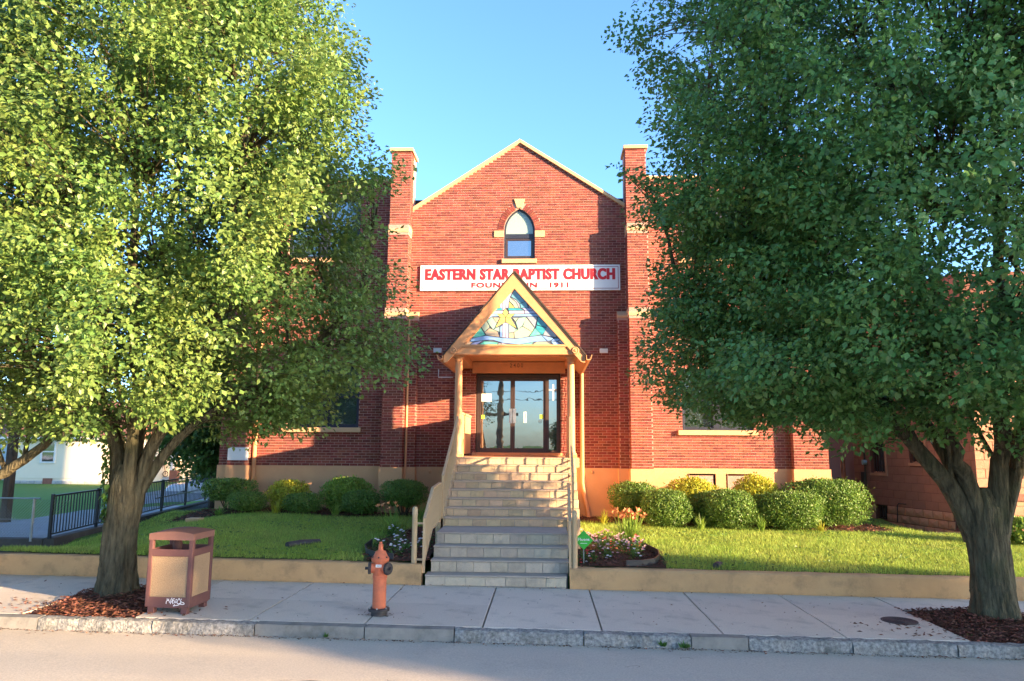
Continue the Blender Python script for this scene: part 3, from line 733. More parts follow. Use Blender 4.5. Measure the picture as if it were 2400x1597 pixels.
# pier caps and weatherings
for (x0, x1) in (PLx, PRx):
    c = MB(); c.box((x0 - .05, 17.81, Ztop), (x1 + .05, WGY + .06, Ztop + .09)); c.build('pier_cap', M['stone'], church, bevel=.01)
    for zc, y0, y1 in ((Zc1, 17.64, 17.76), (Zc2, 17.76, 17.87)):
        c = MB(); c.prism([(x0 - .012, y0 - .015, zc), (x0 - .012, y0 - .015, zc + .08), (x0 - .012, y1 + .0, zc + .2), (x0 - .012, FY - .01, zc + .2), (x0 - .012, FY - .01, zc)], (x1 - x0 + .024, 0, 0))
        c.build('weathering_stone', M['stone'], church, bevel=.006)
for (x0, x1) in (SLx, SRx):
    c = MB(); c.prism([(x0 + .0, 17.93, Zc1), (x0 + .0, 17.93, Zc1 + .06), (x0 + .0, FY - .012, Zc1 + .2), (x0 + .0, FY - .012, Zc1)], (x1 - x0, 0, 0))
    c.build('weathering_stone', M['stone'], church, bevel=.006)
for (x0, x1) in ((WL[0] + .02, PLx[0] - .02), (PRx[1] + .02, WR[1] - .02)):
    c = MB(); c.box((x0, WGY - .05, ZPAR), (x1, WGY + .35, ZPAR + .09)); c.build('parapet_coping', M['stone'], church, bevel=.01)
for c0 in (CPL, CPR):
    c = MB(); c.box((c0[0] - .04, 18.30, ZPAR + .45), (c0[1] + .04, 18.95, ZPAR + .53)); c.build('pier_cap', M['stone'], church, bevel=.01)
# stucco base
b = MB(); bw = (X(1611, 1150, WGY), X(1678, 1150, WGY), X(1702, 1150, WGY), X(1769, 1150, WGY)); bz0, bz1 = Zp(1690, 1185, WGY), Zp(1690, 1111, WGY)
P = .03
def base(x0, x1, y, z1=ZB): b.box((x0, y - P, -.1), (x1, y + .1, z1 - .004))
base(WL[0] - .03, PLx[0] - P, WGY)
base(PRx[1] + P, bw[0], WGY); base(bw[3], WR[1] + .03, WGY); base(bw[1], bw[2], WGY)
b.box((bw[0], WGY - P, bz1), (bw[1], WGY + .1, ZB - .004)); b.box((bw[2], WGY - P, bz1), (bw[3], WGY + .1, ZB - .004))
b.box((bw[0], WGY - P, -.1), (bw[1], WGY + .1, bz0)); b.box((bw[2], WGY - P, -.1), (bw[3], WGY + .1, bz0))
for x0, x1 in (PLx, PRx): b.box((x0 - P, 17.64 - P, -.1), (x1 + P, WGY - .05, ZB - .002))
for x0, x1 in (SLx, SRx): b.box((x0, 17.95 - P, -.1), (x1 + (P if x0 < 0 else 0), FY, ZB - .003)) if x0 < 0 else b.box((x0 - P, 17.95 - P, -.1), (x1, FY, ZB - .003))
base(SLx[1] + P, SRx[0] - P, FY)
for c0 in (CPL, CPR): b.box((c0[0] - P, 18.35 - P, -.1), (c0[1] + P, WGY - .04, ZB - .001))
b.build('stucco_base', M['stucco'], church)

# ---- windows
def window(r, double, name='window'):
    x0, x1, z0, z1 = r; y = WGY + .05; t = .055; b = MB()
    b.box((x0, y, z0), (x0 + t, y + .09, z1)); b.box((x1 - t, y, z0), (x1, y + .09, z1)); b.box((x0 + t, y, z0), (x1 - t, y + .09, z0 + t)); b.box((x0 + t, y, z1 - t), (x1 - t, y + .09, z1))
    cx = (x0 + x1) / 2; mw = .11
    b.box((cx - mw, y - .005, z0 + t), (cx + mw, y + .085, z1 - t))
    zm = (z0 + z1) / 2
    fr = b.build(name, M['navy'], church, bevel=.005)
    for a, c in ((x0 + t, cx - mw), (cx + mw, x1 - t)):
        s = MB(); s.box((a, y + .025, z0 + t), (a + .03, y + .075, z1 - t)); s.box((c - .03, y + .025, z0 + t), (c, y + .075, z1 - t)); s.box((a + .03, y + .025, zm - .02), (c - .03, y + .075, zm + .02)); s.box((a + .03, y + .025, z0 + t), (c - .03, y + .075, z0 + t + .03))
        s.build('sash', M['navy'], fr)
        p = MB(); p.box((a + .03, y + .045, z0 + t + .03), (c - .03, y + .05, z1 - t)); p.build('pane', M['glass'], fr)
        bl = MB(); z = z0 + t + .03
        while z < z1 - t:
            bl.poly([(a + .02, y + .10, z), (c - .02, y + .10, z), (c - .02, y + .118, z + .024), (a + .02, y + .118, z + .024)]); z += .024
        bl.build('blind', M['blind'], fr)
    s = MB(); s.box((x0 - .12, WGY - .09, z0 - .125), (x1 + .07, WGY + .05, z0 - .002)); s.build('sill', M['stone'], church, bevel=.008)
for k in WIN: window(WIN[k], True)
# basement windows
for a, c in ((bw[0], bw[1]), (bw[2], bw[3])):
    y = WGY + .03; t = .05; b = MB()
    b.box((a, y - .03, bz0), (a + t, y + .06, bz1)); b.box((c - t, y - .03, bz0), (c, y + .06, bz1)); b.box((a + t, y - .03, bz1 - t), (c - t, y + .06, bz1)); b.box((a + t, y - .03, bz0), (c - t, y + .06, bz0 + t))
    f = b.build('basement_window', M['tan'], church, bevel=.005)
    p = MB(); p.box((a + t, y + .02, bz0 + t), (c - t, y + .025, bz1 - t)); p.build('pane', M['baseglass'], f)
    bl = MB(); bl.box((a + .02, y + .07, bz0 + .02), (c - .02, y + .08, bz1 - .02)); bl.build('blind', M['dimblind'], f)

# ---- pointed window
y = FY + .05; b = MB(); N = 10; fr_t = .05
def arch_poly(grow, n=10):
    L = [(gc - arch_half(gws + gh * i / n, 0) - grow if i < n else gc, gws + gh * i / n + (grow if i == n else 0)) for i in range(n + 1)]
    return L
def ring(yf, dep, t):
    out = [(gc - ga, gwb)] + [(gc - (arch_half(gws + gh * i / N) if i < N else 0), gws + gh * i / N) for i in range(N + 1)]
    sc = lambda p: (gc + (p[0] - gc) * (1 - t / ga), gwb + t + (p[1] - gwb) * (1 - 1.9 * t / (gwt - gwb)))
    for sgn in (1, -1):
        q = [(gc + sgn * (p[0] - gc), p[1]) for p in out]
        for p1, p2 in zip(q[:-1], q[1:]):
            s1, s2 = sc(p1), sc(p2)
            b.prism([(p1[0], yf, p1[1]), (p2[0], yf, p2[1]), (s2[0], yf, s2[1]), (s1[0], yf, s1[1])], (0, dep, 0))
ring(y, .08, .05)
gm = Zp(1217, 553, FY)
b.box((gc - ga, y + .001, gwb), (gc + ga, y + .081, gwb + .05)); b.box((gc - ga + .03, y - .004, gm - .06), (gc + ga - .03, y + .078, gm + .06))
gwin = b.build('pointed_window', M['navy'], church)
b = MB()
q0 = gwb + .05
b.box((gc - ga + .05, y + .01, q0), (gc - ga + .10, y + .06, gm - .06)); b.box((gc + ga - .10, y + .01, q0), (gc + ga - .05, y + .06, gm - .06)); b.box((gc - ga + .1, y + .01, gm - .11), (gc + ga - .1, y + .06, gm - .06)); b.box((gc - ga + .1, y + .01, q0), (gc + ga - .1, y + .06, q0 + .05))
b.build('sash', M['brown'], gwin)
MB().box((gc - ga + .1, y + .03, q0 + .05), (gc + ga - .1, y + .035, gm - .11)).build('pane', M['greyglass'], gwin)
M['opal'] = mat('opal_glass', (0.24, 0.36, 0.34), (0.34, 0.42, 0.36), 0.15, 4, 0, 10, 0.6, stretch=(1, 1, 3))
P = [(gc + s * (arch_half(gws + gh * i / N) if i < N else 0) * .9, y + .03, gws + (gh - .05) * i / N) for s, rngi in ((1, range(N + 1)), (-1, range(N - 1, -1, -1))) for i in rngi]
P = [(gc + .9 * ga, y + .03, gm + .06)] + P + [(gc - .9 * ga, y + .03, gm + .06)]
MB().prism(P, (0, .006, 0)).build('arched_pane', M['opal'], gwin, tri=True)
MB().box((gc - ga - .05, FY - .07, gwb - .115), (gc + ga + .05, FY + .05, gwb - .002)).build('sill', M['stone'], church, bevel=.008)
for s in (-1, 1):
    a = gc + s * ga; c = gc + s * (ga + .255)
    MB().box((min(a, c), FY - .03, gws - .18), (max(a, c), FY + .02, gws - .004)).build('impost_block', M['stone'], church, bevel=.006)
kz0, kz1 = gwt + .01, Zp(1217, 467, FY)
MB().prism([(gc - .07, FY - .035, kz0), (gc + .07, FY - .035, kz0), (gc + .145, FY - .035, kz1), (gc - .145, FY - .035, kz1)], (0, .06, 0)).build('keystone', M['stone'], church, bevel=.006)
amax = acos((gcc + .04) / gR); NV = 13
for s in (-1, 1):
    for i in range(NV):
        t0, t1 = amax * .93 * i / NV, amax * .93 * (i + .84) / NV
        P = [(gc + s * (-gcc + r * cos(t)), FY - .012, gws + r * sin(t)) for r, t in ((gR + .004, t0), (gR + .158, t0), (gR + .158, t1), (gR + .004, t1))]
        MB().prism(P, (0, .03, 0)).build('arch_brick', M['brick_one'], church, tri=True)

# ---- porch
PY, PX0, PX1, PAX, PAZ, PEZ = 15.25, -2.14, .87, -.64, 5.80, 4.00
slope = (PAZ - PEZ) / (PAX - PX0)
def rake(x): return PAZ - slope * abs(x - PAX)
PZ = 1.86
b = MB()
for s in (-1, 1):
    xe = PAX + s * 1.52
    b.prism([(PAX, PY - .03, PAZ + .05), (xe, PY - .03, rake(xe) + .05), (xe, PY - .03, rake(xe) + .005), (PAX, PY - .03, PAZ + .005)], (0, FY - PY + .02, 0))
proof = b.build('porch_roof', M['shingle'], church)
b = MB(); FW_ = .25
for s in (-1, 1):
    xe = PAX + s * 1.50; dz = FW_
    b.prism([(PAX, PY, PAZ), (xe, PY, rake(xe)), (xe, PY, rake(xe) - .16), (PAX + s * 1.42, PY, rake(PAX + s * 1.42) - .24), (PAX, PY, PAZ - .36)], (0, .05, 0))
    b.prism([(PAX, PY + .05, PAZ - .03), (xe, PY + .05, rake(xe) - .03), (xe, PY + .05, rake(xe) - .07), (PAX, PY + .05, PAZ - .07)], (0, FY - PY - .06, 0))
b.build('rake_board', M['tan'], proof, tri=True)
BZ0, BZ1 = 4.02, 4.22
b = MB(); b.box((PAX - 1.38, PY + .03, BZ0), (PAX + 1.38, PY + .24, BZ1)); b.box((PAX - 1.38, PY + .002, BZ1 - .035), (PAX + 1.38, PY + .03, BZ1 + .01))
b.box((PAX - 1.36, PY + .24, BZ0), (PAX - 1.16, FY - .005, BZ1 - .01)); b.box((PAX + 1.16, PY + .24, BZ0), (PAX + 1.36, FY - .005, BZ1 - .01))
b.build('porch_beam', M['tan'], church)
b = MB()
b.box((PAX - 1.16, PY + .24, BZ1 - .03), (PAX + 1.16, FY - .01, BZ1 - .005))
for i in range(1, 9): b.box((PAX - 1.16, PY + .3 + i * .3, BZ1 - .036), (PAX + 1.16, PY + .315 + i * .3, BZ1 - .03))
b.build('porch_ceiling', M['tan'], church)
for s in (-1, 1):                                                # soffits
    b = MB(); xi, xo = PAX + s * 1.36, PAX + s * 1.52
    b.prism([(xi, PY + .06, BZ0 + .02), (xo, PY + .06, rake(xo) - .09), (xo, PY + .06, rake(xo) - .07), (xi, PY + .06, BZ0 + .04)], (0, FY - PY - .08, 0))
    b.build('soffit', M['tan'], church)
    g = MB(); x0 = PAX + s * 1.52
    P = [(x0, -.07), (x0 + s * .04, -.09), (x0 + s * .10, -.075), (x0 + s * .13, .03), (x0 + s * .115, .03), (x0 + s * .09, -.06), (x0 + s * .04, -.072), (x0 + s * .012, -.06), (x0 + s * .012, .02), (x0, .02)]
    g.prism([(x, PY - .05, rake(PAX + 1.52) - .0 + z) for x, z in P], (0, FY - PY + .04, 0)); g.build('gutter', M['tan'], church, tri=True)
    r = MB(); rx = PAX + s * 1.30; rz = 4.10
    r.lathe((rx, PY - .0, rz), [(.075, 0), (.075, -.018), (.062, -.026), (.05, -.016), (.035, -.014), (.03, -.03), (.012, -.036)], 20, axis='Y'); r.build('rosette', M['tan'], church, smooth=True)
    # column
    cx = PAX + s * 1.205; cy = PY + .28; c = MB()
    c.lathe((cx, cy, 0), [(.085, PZ + .14), (.083, PZ + 1.0), (.074, BZ0 - .12)], 20); col = c.build('porch_column', M['tan'], church, smooth=True)
    q = MB(); q.lathe((cx, cy, 0), [(.076, BZ0 - .13), (.088, BZ0 - .12), (.088, BZ0 - .10), (.078, BZ0 - .09), (.095, BZ0 - .05), (.10, BZ0 - .045)], 20); q.box((cx - .115, cy - .115, BZ0 - .045), (cx + .115, cy + .115, BZ0 - .001)); q.build('capital', M['tan'], col, smooth=35)
    q = MB(); q.box((cx - .12, cy - .12, PZ), (cx + .12, cy + .12, PZ + .06)); q.lathe((cx, cy, 0), [(.11, PZ + .06), (.115, PZ + .085), (.09, PZ + .11), (.086, PZ + .14)], 20); q.build('column_base', M['tan'], col, smooth=35)
    e = MB(); e.box((cx - .02, cy + .12, PZ + .05), (cx + .02, FY - .14, PZ + .92)); e.box((cx - .035, cy + .1, PZ + .92), (cx + .035, FY - .135, PZ + .97)); e.build('side_panel', M['tan'], church, bevel=.006)
# wall beam over the doors with boards, and door surround
b = MB(); b.box((PAX - 1.16, FY - .16, DOOR[3] + .02), (PAX + 1.16, FY - .012, BZ1 - .04)); b.box((PAX - 1.16, FY - .175, DOOR[3] + .15), (PAX + 1.16, FY - .16, BZ1 - .05))
b.build('lintel_board', M['tan'], church, bevel=.006)
b = MB(); b.box((DOOR[0] - .1, FY - .05, PZ), (DOOR[1] + .06, FY + .15, DOOR[2] + .03)); b.build('threshold', M['tan'], church, bevel=.006)
text_obj('2400', .33, .105, M['digit'], 'house_number', church, (-.86, FY - .176, BZ1 - .185), bold=.004, spacing=1.5)
# doors
y = FY + .03; x0, x1, z0, z1 = DOOR; zz0 = z0 + .03; t = .05
px2 = lambda p: at(p, 970, FY).x
xm1 = px2(1201); xm2 = px2(1281)
b = MB(); b.box((x0, y, zz0), (x0 + t, y + .12, z1)); b.box((x1 - t, y, zz0), (x1, y + .12, z1)); b.box((x0 + t, y, z1 - .07), (x1 - t, y + .12, z1)); b.box((xm2 - .03, y, zz0), (xm2 + .03, y + .12, z1 - .07))
b.build('door_frame', M['brown'], church, bevel=.004)
def door(a, c, handle_side):
    b = MB(); q = .055; yy = y + .02
    b.box((a, yy, zz0), (a + q, yy + .05, z1 - .075)); b.box((c - q, yy, zz0), (c, yy + .05, z1 - .075)); b.box((a + q, yy, zz0), (c - q, yy + .05, zz0 + .11)); b.box((a + q, yy, z1 - .075 - .09), (c - q, yy + .05, z1 - .075))
    d = b.build('door', M['brown'], church, bevel=.004)
    MB().box((a + q, yy + .02, zz0 + .11), (c - q, yy + .026, z1 - .165)).build('pane', M['doorglass'], d)
    h = MB(); hx = c - .045 if handle_side > 0 else a + .045; hz = z0 + .92
    h.box((hx - .04, yy - .008, hz - .16), (hx + .04, yy + .0, hz + .2)); h.bar((hx, yy - .06, hz - .13), (hx, yy - .06, hz + .14), .022); h.bar((hx, yy - .06, hz - .12), (hx, yy, hz - .12), .02); h.bar((hx, yy - .06, hz + .13), (hx, yy, hz + .13), .02)
    h.build('handle', M['steel'], d)
    return d, yy
dl, yy = door(x0 + t, xm1, 1); dr, yy = door(xm1 + .004, xm2 - .03, -1)
b = MB(); a, c = xm2 + .03, x1 - t; q = .03
b.box((a, y + .02, zz0), (a + q, y + .07, z1 - .07)); b.box((c - q, y + .02, zz0), (c, y + .07, z1 - .07)); b.box((a + q, y + .02, zz0), (c - q, y + .07, zz0 + .06)); b.box((a + q, y + .02, z1 - .13), (c - q, y + .07, z1 - .07))
sl = b.build('sidelight', M['brown'], church, bevel=.003)
MB().box((a + q, y + .04, zz0 + .06), (c - q, y + .046, z1 - .13)).build('pane', M['doorglass'], sl)
def dpt(zx, zy): return at(1110 + zx / 7.84, 880 + zy / 7.84, FY + .045)      # door zoom coordinates
def print_on(name, r, m, parent, dy=0.0):
    p, q = dpt(r[0], r[3]), dpt(r[2], r[1]); return MB().box((p.x, FY + .063 + dy, p.z), (q.x, FY + .0692 + dy, q.z)).build(name, m, parent)
print_on('notice', (142, 338, 330, 482), M['white'], dl); print_on('notice_print', (163, 358, 310, 466), M['blueprint'], dl, -.0015)
print_on('sticker', (140, 728, 205, 800), M['limeprint'], dl); print_on('sticker', (1215, 720, 1280, 800), M['limeprint'], dr)
print_on('sticker', (918, 672, 975, 870), M['paleprint'], dr); print_on('sticker_print', (940, 700, 956, 800), M['galv'], dr, -.0015)
print_on('cross_sticker', (1448, 165, 1478, 460), M['silverprint'], sl); print_on('cross_sticker', (1385, 255, 1445, 283), M['silverprint'], sl); print_on('cross_sticker', (1481, 255, 1540, 283), M['silverprint'], sl)
b = MB(); cpt = dpt(1222, 848); N = 20
for r0, r1 in ((.034, .043),):
    for i in range(N):
        t0, t1 = 2 * PI * i / N, 2 * PI * (i + 1) / N
        b.poly([(cpt.x + r * cos(t) * (1 if 1 else 1), FY + .064, cpt.z + r * sin(t)) for r, t in ((r0, t0), (r1, t0), (r1, t1), (r0, t1))])
b.box((cpt.x - .016, FY + .063, cpt.z - .012), (cpt.x + .016, FY + .0665, cpt.z)); b.box((cpt.x - .006, FY + .063, cpt.z + .004), (cpt.x + .006, FY + .0665, cpt.z + .02))
b.build('round_sticker', M['ink'], dr)

# ---- stained glass in the porch gable (pieces in zoom coordinates of the photograph)
def sg(zx, zy): return at(1080 + zx / 8.711, 660 + zy / 8.711, PY + .06)
A, B_, C_ = sg(1125, 70), sg(45, 1345), sg(2225, 1345)
b = MB(); b.prism([A + Vector((0, .012, .06)), B_ + Vector((-.05, .012, -.03)), C_ + Vector((.05, .012, -.03))], (0, .02, 0))
M['lead'] = mat('lead_line', (0.10, 0.12, 0.17), None, 0.6)
sgp = b.build('stained_glass', M['lead'], church)
def gl(name, c, c2=None): return mat('glass_' + name, c, c2 or tuple(v * .75 for v in c), 0.18, 9, 0, 10, 0.6, stretch=(1, 1, 2.2))
G = dict(w=gl('white', (.58, .49, .56), (.52, .43, .56)), lav=gl('lavender', (.42, .40, .70), (.36, .45, .72)), bl=gl('blue', (.20, .42, .72), (.26, .36, .74)),
         sky=gl('sky', (.16, .40, .50), (.12, .32, .44)), teal=gl('teal', (.05, .36, .44)), gr=gl('green', (.10, .52, .40), (.2, .6, .45)), mint=gl('mint', (.24, .45, .40), (.34, .50, .40)),
         cream=gl('cream', (.46, .50, .34), (.36, .47, .38)), ye=gl('yellow', (.72, .58, .10), (.74, .66, .16)), pe=gl('peach', (.56, .38, .25), (.50, .43, .29)), grey=gl('grey', (.34, .36, .42), (.30, .32, .38)), sand=gl('sand', (.46, .41, .27), (.4, .37, .26)))
pieces = [
 ('sky', [(1125, 75), (1085, 165), (1210, 215), (1240, 205)]), ('lav', [(1120, 80), (1020, 170), (960, 260), (930, 340), (920, 540), (970, 540), (975, 420), (1010, 300), (1080, 170)]),
 ('sky', [(1080, 175), (1200, 215), (1290, 300), (1330, 400), (1205, 450), (1130, 370), (1025, 310)]), ('sky', [(1210, 455), (1335, 405), (1370, 540), (1225, 540)]),
 ('grey', [(1215, 210), (1245, 215), (1440, 440), (1385, 470), (1370, 440), (1310, 300)]), ('grey', [(1390, 475), (1445, 445), (1500, 510), (1450, 540), (1385, 540)]),
 ('ye', [(985, 420), (1060, 500), (1090, 540), (985, 540)]), ('cream', [(1010, 330), (1130, 430), (1180, 540), (1100, 540), (1070, 480), (990, 400)]), ('grey', [(1030, 325), (1130, 380), (1200, 460), (1215, 540), (1190, 540), (1140, 430)]),
 ('w', [(855, 400), (925, 330), (915, 540), (880, 590), (855, 590)]), ('bl', [(800, 470), (848, 410), (848, 590), (805, 540)]), ('ye', [(740, 540), (795, 475), (798, 540)]),
 ('teal', [(690, 592), (735, 548), (845, 548), (845, 592)]), ('teal', [(960, 548), (1190, 548), (1290, 592), (975, 592)]), ('lav', [(1250, 548), (1440, 548), (1510, 520), (1530, 540), (1450, 592), (1310, 592)]),
 ('w', [(680, 600), (870, 600), (850, 658), (620, 658)]), ('w', [(975, 600), (1300, 600), (1300, 655), (985, 658)]), ('lav', [(1306, 598), (1460, 598), (1530, 552), (1630, 655), (1306, 655)]),
 ('bl', [(615, 665), (735, 665), (780, 705), (640, 715), (560, 760), (525, 770)]), ('bl', [(1100, 665), (1560, 665), (1640, 690), (1730, 770), (1560, 712), (1300, 712), (1060, 712)]),
 ('ye', [(910, 560), (970, 640), (915, 725), (855, 640)]), ('ye', [(735, 668), (855, 668), (905, 728), (815, 735)]), ('ye', [(978, 668), (1095, 668), (1010, 735), (925, 728)]), ('ye', [(815, 740), (908, 735), (908, 825), (710, 940)]), ('ye', [(922, 735), (1012, 740), (1135, 950), (922, 825)]),
 ('sand', [(660, 735), (800, 740), (735, 850), (690, 790)]), ('mint', [(530, 790), (640, 725), (735, 855), (700, 935), (660, 985), (590, 900)]), ('cream', [(410, 915), (520, 800), (585, 905), (580, 950), (480, 1030)]), ('pe', [(485, 1040), (590, 955), (750, 1025), (790, 1130), (640, 1120), (520, 1095)]), ('mint', [(670, 985), (720, 945), (790, 930), (790, 1030), (755, 1020)]),
 ('w', [(858, 860), (918, 835), (912, 1150), (850, 1145)]), ('bl', [(805, 925), (850, 890), (845, 1145), (800, 1130)]), ('lav', [(925, 840), (970, 860), (970, 1155), (918, 1150)]),
 ('mint', [(980, 865), (1110, 955), (1105, 1030), (980, 1050)]), ('cream', [(1060, 745), (1170, 745), (1115, 820)]), ('mint', [(1180, 745), (1330, 725), (1320, 790), (1255, 910), (1170, 980), (1120, 830)]), ('cream', [(1335, 735), (1500, 945), (1460, 1030), (1265, 915)]), ('pe', [(980, 1060), (1080, 1040), (1090, 1160), (980, 1155)]), ('cream', [(1085, 1040), (1260, 920), (1455, 1030), (1390, 1120), (1200, 1160), (1100, 1160)]), ('mint', [(1115, 970), (1165, 990), (1250, 925), (1090, 1030)]),
 ('grey', [(1345, 720), (1555, 720), (1560, 770), (1505, 935)]), ('teal', [(1570, 725), (1735, 780), (1775, 840), (1750, 940), (1550, 885)]), ('teal', [(1545, 895), (1745, 950), (1720, 1020), (1660, 1095), (1530, 960)]), ('gr', [(1520, 955), (1640, 1080), (1500, 1110), (1400, 1120)]), ('grey', [(1785, 860), (1970, 1090), (1940, 1140), (1680, 1095)]),
 ('gr', [(400, 930), (500, 1090), (400, 1130), (220, 1150)]), ('bl', [(215, 1165), (500, 1110), (800, 1150), (1130, 1175), (1400, 1135), (1650, 1105), (1760, 1220), (1500, 1230), (1200, 1285), (850, 1255), (650, 1190), (450, 1200), (190, 1230)]),
 ('pe', [(180, 1215), (240, 1250), (90, 1335), (60, 1335)]), ('lav', [(250, 1250), (440, 1210), (300, 1310), (130, 1335)]), ('gr', [(360, 1300), (480, 1220), (760, 1250), (730, 1330), (420, 1330)]), ('w', [(840, 1260), (930, 1280), (990, 1330), (790, 1330)]), ('grey', [(770, 1255), (835, 1260), (780, 1330), (740, 1330)]), ('gr', [(1000, 1290), (1200, 1295), (1480, 1245), (1400, 1330), (1050, 1330)]), ('sand', [(1410, 1330), (1550, 1230), (1750, 1230), (1900, 1335)]),
 ('bl', [(1660, 1105), (1900, 1160), (1830, 1210), (1770, 1215)]), ('bl', [(1840, 1210), (1910, 1165), (2050, 1170), (1970, 1220)]), ('bl', [(1840, 1225), (1960, 1225), (2090, 1315), (1950, 1330), (1890, 1290)]), ('teal', [(1950, 1145), (1980, 1100), (2020, 1150)]), ('grey', [(1980, 1225), (2060, 1175), (2160, 1290), (2105, 1310)]), ('teal', [(1905, 1300), (2110, 1320), (2170, 1300), (2195, 1338), (1920, 1338)]),
]
for i, (c, pl) in enumerate(pieces):
    mx_, my_ = sum(p[0] for p in pl) / len(pl), sum(p[1] for p in pl) / len(pl)
    q = []
    for p in pl:
        d = hypot(p[0] - mx_, p[1] - my_); k = max(.88, 1 - 4.5 / max(d, 1)) if c != 'ye' else .975; q.append(sg(mx_ + (p[0] - mx_) * k, my_ + (p[1] - my_) * k) + Vector((0, -.0004 * (i % 7), 0)))
    MB().prism(q, (0, .009, 0)).build('glass_piece', G[c], sgp, tri=True)
# fillet moulding round the glass
b = MB()
for p, q in ((A, B_), (B_, C_), (C_, A)): b.bar(p + Vector((0, -.02, 0)), q + Vector((0, -.02, 0)), .03, .035)
b.build('glass_moulding', M['tan'], church)

# ---- downspouts, conduits, plaque
def pipe(name, pts, r, m, n=10): return MB().tube(pts, r, n).build(name, m, church, smooth=40)
dx = X(1360, 1000, FY) + .04
pipe('downspout', [(dx, FY - .06, 3.95), (dx, FY - .06, 1.2), (dx + .03, FY - .06, 1.0), (dx + .12, FY - .12, .55), (dx + .14, FY - .16, .36)], .05, M['tan'])
pipe('downspout', [(-2.16, FY - .06, 3.95), (-2.16, FY - .06, .5)], .045, M['tan'])
dx2 = CPL[1] + .09
pipe('downspout', [(dx2, WGY - .07, 8.9), (dx2, WGY - .07, .5)], .055, M['tan'])
pipe('downspout', [(PLx[1] + .05, 17.9, Zc1), (PLx[1] + .05, 17.9, ZB + .0), (PLx[1] + .05, 17.86, .5)], .03, M['tan'])
cz = Zp(1030, 885, FY); cx0 = X(1028, 885, FY); cx1 = X(1062, 885, FY)
pipe('conduit', [(cx0, FY - .02, 4.0), (cx0, FY - .02, cz), (cx1, FY - .02, cz)], .012, M['white'], 6)
for px_, py_ in ((1008, 1106), (1388, 1107)):
    p = at(px_, py_, FY - .03); MB().lathe((p.x, FY - .03, p.z), [(.035, 0), (.035, -.04), (.02, -.06)], 12, axis='Y').build('wall_vent', M['stucco'], church, smooth=40)
MB().box((CPL[0] + .01, 18.335, Zp(558, 1079, 18.35)), (CPL[1] - .01, 18.36, Zp(558, 1049, 18.35))).build('cornerstone', M['signwhite'], church, bevel=.004)

# ================================================================== ENTRANCE STAIRS
stairs = thing('entrance_stairs', (-.65, 11.28, 0), 'wide stone tiled steps climbing from the sidewalk to the church door', 'stairs')
SX0, SX1 = -1.757, .47
tread_m, core = MB(), MB()
def step(x0, x1, y, z0, z1, depth, ntile, off, q=''):
    core.box((x0 + .01, y + .02, z0 - .5 if z0 > .3 else -.1), (x1 - .01, y + depth + .05, z1 - .025))
    t = MB(); t.box((x0 - .005, y - .012, z1 - .025), (x1 + .005, y + depth + .02, z1)); t.build('tread', M['tread' + q], stairs, bevel=.006)
    w_ = (x1 - x0) / ntile; xs = [x0] + [x0 + w_ * (i + off) for i in range(0 if off else 1, ntile)] + [x1]
    for a, c in zip(xs[:-1], xs[1:]):
        if c - a < .03: continue
        j = random.uniform(0, .008); b = MB(); b.box((a + .003, y - j, z0 + .003), (c - .003, y + .025, z1 - .03)); b.build('tile', M['tile' + q], stairs, bevel=.005)
zs = [S(-.7) + .0, .165, .345, .52, .70]
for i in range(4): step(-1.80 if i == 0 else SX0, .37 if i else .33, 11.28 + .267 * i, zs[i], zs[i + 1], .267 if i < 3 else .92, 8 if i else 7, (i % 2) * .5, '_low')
rz = (PZ - .70) / 8
for i in range(8): step(SX0, SX1, 13.0 + .30 * i, .70 + rz * i, .70 + rz * (i + 1), .30 if i < 7 else .1, 9, (i % 2) * .5)
core.build('stair_core', M['grout'], stairs)
b = MB(); b.box((PAX - 1.36, 15.18, PZ - .20), (PAX + 1.36, FY - .03, PZ - .001)); b.box((PAX - 1.30, 15.24, .2), (PAX + 1.30, FY - .04, PZ - .20)); b.build('porch_slab', M['stone'], stairs, bevel=.008)
for s in (-1, 1):                                                # stepped side cheeks of stone
    for i in range(8):
        xa = SX1 + .004 if s > 0 else SX0 - .154; yb = 13.0 + .30 * i
        b = MB(); b.box((xa, yb, .25), (xa + .15, yb + .294, .70 + rz * (i + 1) - .01)); b.build('cheek_block', M['tile'], stairs, bevel=.008)

# ================================================================== THINGS AT THE ENTRANCE
def railing(name, loc, label, path, h, post_at, bars, group, extra=None):
    """path: list of (x,y,z floor) points; panel of height h above it with square balusters"""
    root = thing(name, loc, label, 'railing', group)
    P = [Vector(p) for p in path]
    t = MB(); lo = MB()
    for p, q in zip(P[:-1], P[1:]):
        t.bar(p + Vector((0, 0, h)), q + Vector((0, 0, h)), .045, .03); lo.bar(p + Vector((0, 0, .09)), q + Vector((0, 0, .09)), .03, .025)
    t.build('top_rail', M['rail'], root); lo.build('bottom_rail', M['rail'], root)
    L = [(q - p).length for p, q in zip(P[:-1], P[1:])]; tot = sum(L); n = int(tot / bars)
    def along(s):
        for (p, q), l in zip(zip(P[:-1], P[1:]), L):
            if s <= l + 1e-6: return p + (q - p) * (s / l)
            s -= l
        return P[-1]
    bar_me = None
    b = MB(); b.box((-.008, -.008, .09), (.008, .008, h)); bar_me = b.mesh('baluster', M['rail'])
    for i in range(1, n):
        o = link('baluster', bar_me, root); o.location = along(tot * i / n)
    for s in post_at:
        p = along(tot * s); MB().box((p.x - .02, p.y - .02, p.z - .06), (p.x + .02, p.y + .02, p.z + h + .01)).build('post', M['rail'], root)
    if extra: extra(root)
    return root
